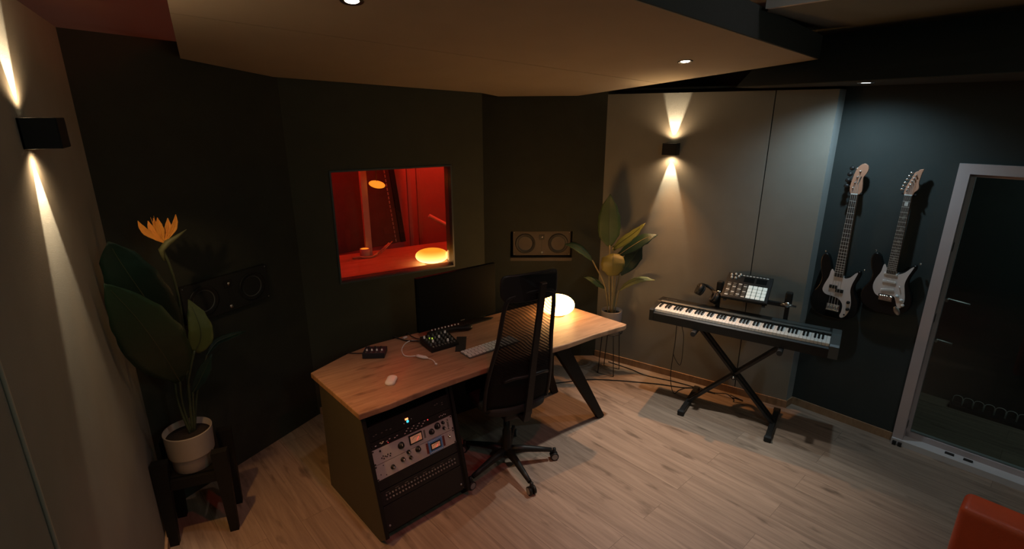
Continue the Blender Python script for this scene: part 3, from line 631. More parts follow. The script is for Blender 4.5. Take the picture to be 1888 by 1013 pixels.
for r_ in range(2):
    for i in range(24):
        x = 0.035+i*0.0204; y = 0.030+r_*0.024
        if jk is None:
            jk = mb('steel').lathe([(0.0052, 0), (0.0052, 0.0025), (0.0032, 0.0025), (0.0028, 0.0), (0, 0)], (0, 0, 0), 12).build('jack', parent=pb); jk.location = (x, y, 0)
        else: c = jk.copy(); COL.objects.link(c); c.location = (x, y, 0)
for i in range(0, 24, 3): mb('grey_plastic').box((0.045+i*0.0204, 0.068, 0.0006), (0.022, 0.003, 0.001)).build('label_strip', parent=pb)
ub = unit('blank_panel', 'plain black blank panel between patch bay and lower silver compressor', 'rack panel', 0.246, 0.058, 0.02, 'black_metal')
c1 = unit('limiter', 'lower silver rack compressor with blue-framed amber meter', 'audio compressor', 0.305, 2*U, 0.20, 'silver_panel')
for x, y, r in ((0.105, 0.042, 0.012), (0.172, 0.056, 0.012), (0.215, 0.082, 0.011), (0.222, 0.045, 0.0095)): knob(c1, x, y, r, 'black_plastic', 'chrome')
knob(c1, 0.277, 0.072, 0.0155)
mb('meter_blue').box((0.395, 0.046, 0.002), (0.098, 0.082, 0.004), bevel=0.001).build('meter_surround', parent=c1)
m = mb('pad_white')
for r_ in range(2):
    for i in range(9): m.box((0.354+i*0.0102, 0.013+r_*0.068, 0.0045), (0.005, 0.005, 0.001))
m.build('surround_print', parent=c1)
meter(c1, 0.395, 0.047, 0.072, 0.044)
for x in (0.337, 0.455): mb('meter_red').box((x, 0.048, 0.003), (0.011, 0.062, 0.006)).build('button_column', parent=c1)
mb('chrome').lathe([(0.010, 0), (0.009, 0.004), (0.004, 0.005), (0.003, 0.016), (0, 0.018)], (0.497, 0.058, 0), 16).build('toggle_switch', parent=c1)
for x, y in ((0.028, 0.030), (0.060, 0.016), (0.052, 0.075)): mb('black_plastic').lathe([(0.003, 0), (0.0025, 0.002), (0, 0.002)], (x, y, 0), 10).build('screw', parent=c1)
c2 = unit('compressor', 'upper silver rack compressor with amber needle meter in its middle', 'audio compressor', 0.305+2*U+0.001, 2*U, 0.20, 'silver_panel')
knob(c2, 0.178, 0.048, 0.018); knob(c2, 0.385, 0.045, 0.016); knob(c2, 0.430, 0.062, 0.018); knob(c2, 0.470, 0.068, 0.009); knob(c2, 0.472, 0.032, 0.009, cap='chrome')
meter(c2, 0.276, 0.052, 0.088, 0.056)
for i, (x, y) in enumerate(((0.052, 0.028), (0.064, 0.020), (0.074, 0.030), (0.083, 0.024), (0.062, 0.036), (0.090, 0.034), (0.107, 0.032), (0.103, 0.020))): mb('black_plastic').lathe([(0.004, 0), (0.0035, 0.003), (0, 0.003)], (x, y, 0), 12).build('socket', parent=c2)
mb('black_plastic').lathe([(0.006, 0), (0.005, 0.004), (0, 0.004)], (0.050, 0.070, 0), 14).build('power_lamp', parent=c2)
for x, y in ((0.492, 0.076), (0.494, 0.030)): mb('chrome').lathe([(0.006, 0), (0.005, 0.004), (0.002, 0.005), (0.0018, 0.014), (0, 0.015)], (x+0.008, y-0.012, 0), 14).build('toggle_switch', parent=c2)
for x in (0.338, 0.505): mb('grey_plastic').box((x, 0.05, 0.0006), (0.012, 0.05, 0.0008)).build('marking_strip', parent=c2)
e1 = unit('preamplifier', 'black rack unit lined with small white buttons above the silver compressors', 'audio processor', 0.305+4*U+0.002, U, 0.2, 'black_metal')
for i, x in enumerate((0.030, 0.060, 0.068, 0.076, 0.100, 0.118, 0.150, 0.165)): mb('white_plastic').box((x, 0.018+0.006*(i % 2), 0.002), (0.009, 0.004, 0.003)).build('button', parent=e1)
for i in range(12): mb('white_plastic').box((0.215+i*0.0125, 0.014+0.011*(i % 3), 0.002), (0.008, 0.0042, 0.003)).build('button', parent=e1)
for i in range(5): mb('white_plastic').box((0.455+i*0.011, 0.020+0.004*(i % 2), 0.002), (0.006, 0.004, 0.003)).build('button', parent=e1)
mb('led_red').lathe([(0.003, 0), (0.003, 0.003), (0, 0.004)], (0.375, 0.034, 0), 12).build('indicator_light', parent=e1)
mb('led_red').lathe([(0.0018, 0), (0.0018, 0.003), (0, 0.004)], (0.105, 0.008, 0), 12).build('indicator_light', parent=e1)
e2 = unit('power_conditioner', 'top black rack unit with orange and teal glowing indicators', 'audio processor', 0.305+5*U+0.003, 2*U, 0.2, 'black_plastic')
mb('led_orange').box((0.242, 0.046, 0.002), (0.018, 0.009, 0.004)).build('display', parent=e2)
mb('led_teal').lathe([(0.008, 0), (0.007, 0.003), (0, 0.004)], (0.247, 0.030, 0), 20).build('indicator_light', parent=e2)
mb('pad_white').lathe([(0.003, 0), (0.003, 0.003), (0, 0.004)], (0.222, 0.026, 0), 12).build('indicator_light', parent=e2)
mb('pad_white').lathe([(0.002, 0), (0.002, 0.003), (0, 0.004)], (0.272, 0.036, 0), 12).build('indicator_light', parent=e2)
for i, x in enumerate((0.03, 0.045, 0.08, 0.11, 0.135)): mb('grey_plastic').box((x, 0.030+0.004*(i % 2), 0.002), (0.010, 0.0035, 0.003)).build('button', parent=e2)
for x, y in ((0.44, 0.055), (0.455, 0.058), (0.49, 0.040), (0.49, 0.052)): mb('grey_plastic').box((x, y, 0.002), (0.009, 0.004, 0.003)).build('button', parent=e2)

# ------------------------------------------------------------------ things on the desk
DT = 0.80
mo = thing('monitor', 'large black computer monitor standing at the back of the desk', 'monitor', (1.515, 3.275, DT), math.radians(6.5))
mb('screen').box((0, 0, 0.235), (0.665, 0.030, 0.400), bevel=0.002).build('bezel', parent=mo)
mb('screen').box((0, -0.0155, 0.243), (0.640, 0.001, 0.366)).build('screen', parent=mo)
mb('black_plastic').box((0, 0.03, 0.21), (0.07, 0.03, 0.28), bevel=0.004).box((0, 0.018, 0.22), (0.3, 0.02, 0.22), bevel=0.008).build('stand_neck', parent=mo)
mb('black_plastic').prism([(-0.27, -0.045), (0.27, -0.045), (0.30, -0.03), (0.15, 0.085), (-0.15, 0.085), (-0.30, -0.03)], 0.0, 0.008, None, 0.002).build('stand_base', parent=mo)
mb('grey_plastic').box((0.03, -0.0155, 0.047), (0.035, 0.001, 0.006)).build('badge', parent=mo)
mb('white_plastic').box((0.3335, 0.0, 0.12), (0.001, 0.012, 0.03)).build('side_button', parent=mo)
pebble('desk_lamp', 'glowing warm white pebble lamp on the right end of the desk', (2.285, 3.090, DT), 0.136, 0.073, 'lamp_glow')

it = thing('audio_interface', 'small dark blue interface box with white knobs near the desk left corner', 'audio interface', (0.836, 3.110, DT), math.radians(-28))
mb('navy_plastic').prism([(-0.070, -0.055), (0.070, -0.055), (0.070, 0.055), (-0.070, 0.055)], 0.002, 0.040, None, 0.004).build('body', parent=it)
for i in range(4): mb('pad_white').lathe([(0.006, 0.040), (0.005, 0.050), (0, 0.051)], (-0.048+i*0.032, -0.012, 0), 14).build('knob', parent=it)
for i in range(4): mb('grey_plastic').box((-0.048+i*0.032, -0.038, 0.041), (0.012, 0.006, 0.002)).build('button', parent=it)
for i in range(3): mb('black_plastic').lathe([(0.008, 0.040), (0.006, 0.052), (0, 0.053)], (-0.040+i*0.038, 0.026, 0), 14).build('dial', parent=it)
tag(mb('rubber').tube(smooth_path([(0.775, 3.155, 0.812), (0.735, 3.19, 0.806), (0.70, 3.215, 0.806), (0.682, 3.245, 0.798), (0.675, 3.26, 0.70), (0.67, 3.265, 0.5)], 6), 0.0035).build('interface_cable'), 'short black cable from the dark blue interface over the desk back edge', 'cable')
mi = thing('mouse', 'white computer mouse on the front left part of the desk', 'mouse', (0.810, 2.712, DT), math.radians(-32))
mp_ = smooth_loop([(0.0, 0.052, 0), (0.027, 0.040, 0), (0.029, 0, 0), (0.027, -0.040, 0), (0, -0.053, 0), (-0.027, -0.040, 0), (-0.029, 0, 0), (-0.027, 0.040, 0)], 5)
t = MB().m('white_plastic'); ringsz = ((0.0, 0.92), (0.007, 1.0), (0.015, 0.97), (0.020, 0.80), (0.0225, 0.45))
R_ = [[t.bm.verts.new((p.x*k, p.y*(k*0.6+0.4), z)) for p in mp_] for z, k in ringsz]
for A_, B_ in zip(R_, R_[1:]):
    for k in range(len(A_)): t.bm.faces.new([A_[k], A_[(k+1) % len(A_)], B_[(k+1) % len(A_)], B_[k]])
t.bm.faces.new(R_[-1]); t.bm.faces.new(R_[0][::-1]); t.build('shell', parent=mi, smooth=True)
ck = thing('computer_keyboard', 'slim white computer keyboard on the desk partly hidden by the chair', 'keyboard', (1.520, 2.790+0.028, DT), math.radians(7.5))
mb('grey_plastic').box((0.02, 0, 0.006), (0.42, 0.116, 0.010), bevel=0.003).build('base', parent=ck)
kc = None
for r_ in range(5):
    for i in range(15):
        x = -0.177+i*0.0278+(0.004 if r_ % 2 else 0); y = 0.044-r_*0.0222
        if kc is None: kc = mb('key_white').box((0, 0, 0), (0.0225, 0.0172, 0.006), bevel=0.0015, seg=1).build('key', parent=ck); kc.location = (x, y, 0.0135)
        else: c = kc.copy(); COL.objects.link(c); c.location = (x, y, 0.0135)
# black mixer with its strip of buttons
mx = thing('mixer', 'black desktop mixer with many small knobs left of the white keyboard', 'mixer', (1.262, 3.030, DT), math.radians(5))
mb('black_plastic').prism([(-0.095, 0.010), (0.075, 0.0), (0.075, 0.022), (-0.095, 0.055)], -0.105, 0.105, Matrix(((0, 0, 1, 0), (-1, 0, 0, 0), (0, 1, 0, 0), (0, 0, 0, 1))), 0.003).build('body', parent=mx)
def mz(y): return 0.039+0.19*(y+0.0)
for r_ in range(4):
    for i in range(6):
        x = -0.083+i*0.032; y = 0.070-r_*0.032
        mb('pad_white' if (i+r_*2) % 5 == 0 else 'slate_plastic').lathe([(0.0075, -0.004), (0.0065, 0.013), (0, 0.014)], (x, y, mz(y)), 12).build('knob', parent=mx)
mb('led_green').box((-0.055, 0.042, mz(0.042)+0.006), (0.010, 0.007, 0.008)).box((-0.042, 0.034, mz(0.03)+0.006), (0.008, 0.006, 0.008)).build('lit_button', parent=mx)
for i in range(8): mb('grey_plastic').box((-0.08+i*0.023, -0.052, mz(-0.052)+0.001), (0.008, 0.016, 0.006)).build('fader', parent=mx)
nb = thing('desk_remote', 'long slim black remote strip with tiny white buttons lying behind the mixer', 'remote control', (1.385, 3.185, DT), math.radians(2))
mb('black_plastic').tube(smooth_path([(-0.15, -0.01, 0.030), (-0.05, 0.0, 0.034), (0.06, 0.0, 0.030), (0.12, -0.02, 0.026), (0.19, -0.02, 0.022)], 5), [0.024]*14+[0.022, 0.02, 0.024, 0.03, 0.031, 0.028, 0.014][:7], 12, flat=0.75).build('body', parent=nb)
for i in range(9): mb('pad_white').lathe([(0.005, 0.0), (0.004, 0.008), (0, 0.009)], (-0.12+i*0.026, -0.002, 0.054), 10).build('button', parent=nb)
mt = tag(mb('black_matte').box((0, 0, 0.002), (0.07, 0.24, 0.004), rot=(0, 0, math.radians(-28)), bevel=0.001).build('desk_mat', loc=(1.392, 2.975, DT)), 'thin black pad lying under the mixer toward the white keyboard', 'pad')
usb = thing('adapter_cable', 'white cable with an oval inline adapter curling over the desk', 'cable', (1.05, 3.0, DT))
mb('cable_white').tube(smooth_path([(0.125, 0.135, 0.006), (0.07, 0.185, 0.010), (0.02, 0.175, 0.006), (-0.025, 0.12, 0.005), (-0.048, 0.065, 0.005), (-0.055, 0.0, 0.005), (-0.03, -0.035, 0.006), (0.01, -0.062, 0.012)], 6), 0.0038).tube(smooth_path([(0.05, -0.125, 0.012), (0.075, -0.16, 0.006), (0.073, -0.215, 0.006)], 6), 0.0035).build('cord', parent=usb)
mb('white_plastic').tube([(0.003, -0.055, 0.012), (0.012, -0.066, 0.012), (0.043, -0.112, 0.012), (0.055, -0.130, 0.012)], [0.006, 0.014, 0.014, 0.006], 16, flat=0.7).build('adapter', parent=usb)
mb('white_plastic').lathe([(0, 0), (0.008, 0.0), (0.008, 0.010), (0, 0.012)], (0.073, -0.222, 0.0), 14).build('plug', parent=usb)
mb('white_plastic').box((0.138, 0.128, 0.009), (0.032, 0.014, 0.010), rot=(0, 0, -0.3), bevel=0.002).build('connector', parent=usb)
mb('white_plastic').box((0.045, 0.262, 0.009), (0.032, 0.016, 0.010), rot=(0, 0, 0.4), bevel=0.002).build('connector', parent=usb)
tag(mb('rubber').tube(smooth_path([(1.17, 3.11, 0.825), (1.12, 3.17, 0.812), (1.08, 3.22, 0.806), (1.05, 3.28, 0.806), (1.03, 3.325, 0.790), (1.02, 3.335, 0.6), (1.02, 3.335, 0.3)], 6), 0.0045).tube(smooth_path([(1.20, 3.13, 0.825), (1.16, 3.19, 0.812), (1.145, 3.26, 0.806), (1.13, 3.34, 0.79), (1.12, 3.35, 0.5)], 6), 0.0035).build('mixer_cables'), 'black cables running from the mixer over the desk back edge', 'cable')

# ------------------------------------------------------------------ office chair
ch = thing('office_chair', 'black high-backed office chair with mesh back and headrest at the desk', 'chair', (1.545, 2.62, 0), math.radians(-3))
for a in (-18, -90, -162, 54, 126):
    a = math.radians(a); c, s = math.cos(a), math.sin(a)
    lg = mb('black_plastic').tube([(c*0.03, s*0.03, 0.115), (c*0.12, s*0.12, 0.112), (c*0.24, s*0.24, 0.090), (c*0.315, s*0.315, 0.076)], [0.030, 0.025, 0.019, 0.015], 8).build('leg', parent=ch)
    wx, wy = c*0.335, s*0.335
    cs = mb('black_plastic').lathe([(0.012, 0.03), (0.012, 0.085), (0, 0.087)], (wx, wy, 0), 12).box((wx, wy, 0.045), (0.02, 0.02, 0.02)).build('caster', parent=ch)
    for sg in (-1, 1):
        ax = Vector((-s, c, 0)) if abs(c) > 0.5 else Vector((c*0+1, 0, 0))
        p_ = Vector((wx, wy, 0.028))
        mb('black_plastic').cyl(p_+ax*sg*0.007, p_+ax*sg*0.024, 0.028, None, 20).m('caster_light').cyl(p_+ax*sg*0.0235, p_+ax*sg*0.0255, 0.021, None, 20).build('wheel', parent=cs)
mb('black_plastic').lathe([(0.0, 0.075), (0.040, 0.078), (0.045, 0.10), (0.038, 0.14), (0.030, 0.15), (0.030, 0.27), (0.022, 0.28), (0.022, 0.46), (0, 0.46)], seg=24).build('gas_column', parent=ch)
mb('black_plastic').box((0, -0.02, 0.48), (0.20, 0.30, 0.05), bevel=0.01).tube([(0.08, 0.05, 0.48), (0.23, 0.05, 0.475)], 0.007).build('mechanism', parent=ch)
sp = [(0.0, 0.29), (0.16, 0.27), (0.215, 0.19), (0.225, 0.0), (0.205, -0.14), (0.12, -0.19), (0, -0.20), (-0.12, -0.19), (-0.205, -0.14), (-0.225, 0.0), (-0.215, 0.19), (-0.16, 0.27)]
sp = [(p.x, p.y) for p in smooth_loop([(a, b, 0) for a, b in sp], 4)]
mb('black_matte').prism(sp, 0.505, 0.565, None, 0.02, 4).build('seat', parent=ch, smooth=True)
def by(z): return -0.175-(0.155)*(max(0, z-0.50)/0.84)+(-0.02 if 0.62 < z < 0.9 else 0)*0
W_ = [(0.55, 0.222), (0.62, 0.226), (0.75, 0.222), (0.90, 0.203), (1.03, 0.183), (1.17, 0.172), (1.28, 0.160), (1.335, 0.135)]
bowl = lambda x, z: 0.05*(x/0.22)**2
L_ = [(-w_, by(z)+bowl(w_, z), z) for z, w_ in W_]; Rr = [(w_, by(z)+bowl(w_, z), z) for z, w_ in W_]
loop = smooth_path(L_+[(-0.05, by(1.355)+0.004, 1.357), (0.05, by(1.355)+0.004, 1.357)]+Rr[::-1], 4)
mb('black_plastic').tube(loop, 0.013, 8).tube([L_[0], (0, by(0.55), 0.545), Rr[0]], 0.013, 8).build('back_frame', parent=ch)
t = MB().m('chair_mesh'); G = []
zz = [0.55+0.05*i for i in range(16)]+[1.345]
def hw(z):
    for (a, b), (c, d) in zip(W_, W_[1:]):
        if a <= z <= c: return b+(d-b)*(z-a)/(c-a)
    return 0.125
for z in zz: G.append([t.bm.verts.new((hw(z)*k/5, by(z)+bowl(hw(z)*k/5, z), z)) for k in range(-5, 6)])
for i in range(len(G)-1):
    for k in range(10): t.bm.faces.new([G[i][k], G[i][k+1], G[i+1][k+1], G[i+1][k]]).smooth = True
t.build('mesh_back', parent=ch, solid=0.002)
mb('black_plastic').bar((0.02, by(0.48)-0.05, 0.465), (0.02, by(0.55)-0.065, 0.55), 0.045, 0.018, (0, 1, 0)).bar((0.02, by(0.55)-0.065, 0.55), (0.02, by(1.0)-0.055, 1.0), 0.045, 0.018, (0, 1, 0), 0.036).bar((0.02, by(1.0)-0.055, 1.0), (0.02, by(1.43)-0.055, 1.43), 0.036, 0.018, (0, 1, 0)).bar((0.02, by(0.48)-0.055, 0.475), (0.02, 0.0, 0.475), 0.05, 0.02, (0, 0, 1)).build('spine', parent=ch)
mb('black_plastic').tube(smooth_path([(-0.14, by(0.79)+0.0, 0.775), (-0.07, by(0.8)-0.028, 0.80), (0.02, by(0.8)-0.045, 0.805), (0.11, by(0.8)-0.028, 0.80), (0.17, by(0.79)+0.005, 0.775)], 5), 0.010, 8).build('lumbar_support', parent=ch)
hr = [(-0.185, 0.0), (-0.175, 0.065), (-0.13, 0.082), (0, 0.088), (0.13, 0.082), (0.175, 0.065), (0.185, 0.0), (0.175, -0.062), (0.13, -0.078), (0, -0.075), (-0.13, -0.078), (-0.175, -0.062)]
t = MB().m('black_plastic'); hp = smooth_loop([(a, b, 0) for a, b in hr], 4)
fr_, bk_ = [], []
for k in (1.0, 0.93): pass
rings = []
for yy, k in ((0.0, 0.95), (-0.008, 1.0), (-0.022, 1.0), (-0.030, 0.94)):
    rings.append([t.bm.verts.new((p.x*k+0.0, by(1.38)+0.015+yy+1.6*p.x**2, 1.385+p.y*k)) for p in hp])
for A_, B_ in zip(rings, rings[1:]):
    for k in range(len(A_)): t.bm.faces.new([A_[k], A_[(k+1) % len(A_)], B_[(k+1) % len(A_)], B_[k]]).smooth = True
for rg, yy in ((rings[0], 0.0), (rings[-1], -0.030)):
    n_ = len(rg)
    for i in range(n_//2-1):
        # rows across the pad joining left and right rims
        pass
    bmesh.ops.triangulate(t.bm, faces=[t.bm.faces.new(rg)])
t.build('headrest', parent=ch)
mb('steel').box((0.022, by(1.42)-0.066, 1.425), (0.030, 0.004, 0.006)).build('clip', parent=ch)

# ------------------------------------------------------------------ stage piano on an X stand
KA = math.atan2(-0.906, 0.423); KO = (2.982, 2.782, 0.0)
KX = Matrix.Translation(KO) @ Matrix.Rotation(KA, 4, 'Z')
KL = 1.315; KD = 0.325; KZ = 0.715
kp = thing('stage_piano', 'long black stage piano with white keys resting on a crossed stand', 'piano', (KO[0], KO[1], KZ), KA)
prof = [(0.0, 0.0), (0.0, 0.066), (0.012, 0.076), (0.045, 0.080), (0.168, 0.080), (0.172, 0.110), (0.185, 0.116), (KD, 0.104), (KD, 0.0)]
mb('black_plastic').prism(prof, 0.035, KL-0.060, Matrix(((0, 0, 1, 0), (1, 0, 0, 0), (0, 1, 0, 0), (0, 0, 0, 1))), 0.0).build('body', parent=kp)
cheek = [(0.0, 0.0), (0.0, 0.088), (0.015, 0.100), (0.17, 0.112), (0.185, 0.117), (KD, 0.105), (KD, 0.0)]
for x0_, x1_ in ((0.0, 0.0345), (KL-0.0595, KL)): mb('slate_plastic' if x0_ > 0.5 else 'black_plastic').prism(cheek, x0_, x1_, Matrix(((0, 0, 1, 0), (1, 0, 0, 0), (0, 1, 0, 0), (0, 0, 0, 1))), 0.002, 1).build('end_cheek', parent=kp)
mb('slate_plastic').prism([(0.173, 0.1125), (0.185, 0.1165), (0.21, 0.1145), (0.21, 0.118), (0.184, 0.1205), (0.172, 0.116)], 0.036, KL-0.061, Matrix(((0, 0, 1, 0), (1, 0, 0, 0), (0, 1, 0, 0), (0, 0, 0, 1)))).build('ridge', parent=kp)
mb('slate_plastic').prism([(0.23, 0.1135), (0.31, 0.1065), (0.31, 0.108), (0.23, 0.115)], 0.86, KL-0.075, Matrix(((0, 0, 1, 0), (1, 0, 0, 0), (0, 1, 0, 0), (0, 0, 0, 1)))).build('control_panel', parent=kp)
kw = (KL-0.035-0.060)/52
wk = None; bk = None
for i in range(52):
    x = 0.035+kw*(i+0.5)
    if wk is None: wk = mb('key_white').box((0, 0, 0), (kw-0.0012, 0.150, 0.022), bevel=0.0012, seg=1).build('white_key', parent=kp); wk.location = (x, 0.094, 0.088)
    else: c = wk.copy(); COL.objects.link(c); c.location = (x, 0.094, 0.088)
for i in range(51):
    if (i % 7) in (0, 2, 3, 5, 6):       # the lowest white key is an A
        x = 0.035+kw*(i+1)
        if bk is None: bk = mb('black_gloss').box((0, 0, 0), (kw*0.56, 0.095, 0.016), bevel=0.003, seg=1).build('black_key', parent=kp); bk.location = (x, 0.121, 0.1055)
        else: c = bk.copy(); COL.objects.link(c); c.location = (x, 0.121, 0.1055)
m = mb('grey_plastic')
for i in range(5): m.box((0.06+i*0.018, 0.265, 0.1105), (0.010, 0.008, 0.004))
m.build('buttons', parent=kp)
# stand : local frame origin at the centre on the floor, x along the piano
ks = thing('keyboard_stand', 'black double-braced X-shaped keyboard stand on the oak floor', 'keyboard stand', (3.395, 2.235, 0), KA)
for sg in (-1, 1):
    mb('black_metal').box((sg*0.318, 0.0, 0.022), (0.042, 0.47, 0.036), bevel=0.006).build('foot_bar', parent=ks)
    for e in (-1, 1): mb('rubber').box((sg*0.318, e*0.232, 0.021), (0.050, 0.03, 0.042), bevel=0.006).build('rubber_cap', parent=ks)
    mb('black_metal').box((sg*0.30, -0.01, 0.697), (0.034, 0.36, 0.030), bevel=0.005).build('support_bar', parent=ks)
    mb('rubber').cyl((sg*0.30, -0.20, 0.695), (sg*0.30, -0.165, 0.695), 0.019, None, 16).build('end_cap', parent=ks)
for sg, ys in ((-1, (-0.045, 0.015)), (1, (-0.015, 0.045))):
    for y in ys: mb('black_metal').bar((sg*0.315, y, 0.035), (-sg*0.295, y, 0.685), 0.018, 0.034, (0, 1, 0)).build('brace', parent=ks)
mb('black_plastic').cyl((0.008, -0.075, 0.362), (0.008, 0.075, 0.362), 0.020, None, 20).build('pivot', parent=ks)
mb('chrome').lathe([(0.010, 0), (0.008, 0.006), (0, 0.007)], (0.008, -0.076, 0.362), 14, rot=(PI/2, 0, 0)).build('pivot_bolt', parent=ks)
# upper tier behind the piano
for sg in (-1, 1):
    x = 0.272 if sg > 0 else -0.225
    mb('black_metal').bar((x, 0.185, 0.70), (x, 0.215, 1.02), 0.030, 0.030, (0, 1, 0)).build('upright_post', parent=ks)
    mb('black_metal').bar((x, 0.10, 0.69), (x, 0.20, 0.69), 0.03, 0.025).build('bracket', parent=ks)
    mb('black_plastic').box((x, 0.214, 0.975), (0.05, 0.05, 0.11), bevel=0.012).build('clamp', parent=ks)
    mb('chrome').tube([(x-0.05, 0.185, 0.935), (x+0.06, 0.185, 0.935)], 0.010).lathe([(0.022, 0), (0.02, 0.012), (0, 0.014)], (x, 0.19, 0.935), 16, rot=(PI/2, 0, 0)).build('clamp_knob', parent=ks)
mb('black_metal').bar((-0.225, 0.205, 0.925), (0.27, 0.205, 0.925), 0.028, 0.028).build('cross_bar', parent=ks)
for x in (-0.16, 0.12): mb('black_metal').bar((x, 0.205, 0.935), (x, 0.10, 0.915), 0.022, 0.012).build('tray_arm', parent=ks)

# pad controller leaning on the upper tier
pc = thing('pad_controller', 'black drum pad controller with sixteen white pads above the stage piano', 'pad controller')
fl_, fr2, bl_ = Vector((3.400, 2.448, 0.945)), Vector((3.541, 2.147, 0.945)), Vector((3.598, 2.541, 1.085))
X_ = (fr2-fl_).normalized(); Y0 = (bl_-fl_); Y0 = (Y0-X_*Y0.dot(X_)).normalized(); Z_ = X_.cross(Y0)
pc.matrix_world = Matrix(((X_.x, Y0.x, Z_.x, fl_.x), (X_.y, Y0.y, Z_.y, fl_.y), (X_.z, Y0.z, Z_.z, fl_.z), (0, 0, 0, 1)))
PW, PD = (fr2-fl_).length, 0.262
mb('black_plastic').box((PW/2, PD/2, -0.014), (PW, PD, 0.028), bevel=0.003).build('body', parent=pc)
mb('black_plastic').box((PW/2, PD/2, 0.0008), (PW-0.012, PD-0.012, 0.0014)).build('top_plate', parent=pc)
for r_ in range(4):
    for i in range(4):
        mb('pad_lit').box((PW*0.575+i*0.0345, 0.034+r_*0.0335, 0.004), (0.030, 0.029, 0.006), bevel=0.0015, seg=1).build('pad', parent=pc)
for r_ in range(8):
    for i in range(4): mb('grey_plastic' if (r_+i) % 3 else 'pad_white').box((0.034+i*0.040, 0.026+r_*0.0175, 0.003), (0.025, 0.011, 0.004), bevel=0.001, seg=1).build('button', parent=pc)
for i in range(8): mb('pad_white').box((PW*0.36+i*0.0245, PD-0.018, 0.003), (0.017, 0.007, 0.004)).build('screen_button', parent=pc)
for i in range(2): mb('screen').box((PW*0.50+i*0.09, PD-0.058, 0.0022), (0.075, 0.048, 0.0016)).build('screen', parent=pc)
for i, (x, y) in enumerate(((0.03, 0.235), (0.06, 0.245), (0.085, 0.225), (0.035, 0.205), (0.065, 0.205), (0.095, 0.245))): mb('pad_white').lathe([(0.009, 0.001), (0.007, 0.014), (0, 0.015)], (x, y, 0), 14).build('knob', parent=pc)

# headphones left of the controller
hp_ = thing('headphones', 'black headphones at the left side of the pad controller behind the piano', 'headphones', (3.405, 2.585, 0.915), rot=(math.radians(-25), math.radians(28), KA+0.35))
arc = [(0.085*math.cos(a)*1.0, 0.07*math.sin(a), 0.02+0.06*math.sin(a)) for a in [PI*i/14 for i in range(15)]]
mb('black_plastic').tube(arc, [0.010]+[0.013]*13+[0.010], 8).build('headband', parent=hp_)
for sg in (-1, 1):
    cpp = mb('black_plastic').cyl((sg*0.090, -0.02, 0.005), (sg*0.055, -0.02, 0.005), 0.046, 0.046, 24).build('ear_cup', parent=hp_)
    mb('rubber').tube([(sg*0.050+0, -0.02+0.034*math.cos(a), 0.005+0.034*math.sin(a)) for a in [2*PI*i/20 for i in range(20)]], 0.012, 8, closed=True).build('ear_pad', parent=cpp)
# cables
tag(mb('rubber').tube(smooth_path([(3.13, 2.62, 0.70), (3.145, 2.63, 0.55), (3.17, 2.66, 0.38), (3.20, 2.69, 0.20), (3.24, 2.70, 0.06), (3.262, 2.68, 0.006), (3.33, 2.70, 0.006), (3.42, 2.70, 0.006)], 6), 0.003).build('piano_cable'), 'thin black cable dropping from the left end of the piano to the floor', 'cable')
tag(mb('rubber').tube(smooth_path([(3.18, 2.62, 0.70), (3.20, 2.60, 0.60), (3.21, 2.60, 0.48), (3.235, 2.62, 0.36), (3.24, 2.64, 0.30), (3.20, 2.66, 0.36), (3.17, 2.66, 0.42)], 6), 0.0025).build('looped_cable'), 'thin looped black cord dangling below the left end of the piano', 'cable')
tag(mb('rubber').tube(smooth_path([(2.30, 3.42, 0.006), (2.566, 3.336, 0.006), (2.849, 3.223, 0.006), (3.219, 2.916, 0.006), (3.40, 2.72, 0.006), (3.481, 2.655, 0.006), (3.56, 2.50, 0.006)], 8), 0.0045).build('floor_cable'), 'black cable lying across the floor from the desk to the piano stand', 'cable')
tag(mb('rubber').tube(smooth_path([(3.18, 3.44, 0.006), (3.26, 3.20, 0.006), (3.29, 3.05, 0.006), (3.44, 2.80, 0.006), (3.53, 2.58, 0.006)], 8), 0.004).build('floor_cable'), 'black cable running along the baseboard below the wall lamp', 'cable')
tag(mb('rubber').tube(smooth_path([(3.50, 2.66, 0.02), (3.56, 2.52, 0.006), (3.60, 2.42, 0.03), (3.62, 2.36, 0.006), (3.58, 2.34, 0.04), (3.66, 2.30, 0.008), (3.63, 2.40, 0.02)], 6), 0.004).build('tangled_cable'), 'small tangle of black cable behind the left foot of the piano stand', 'cable')

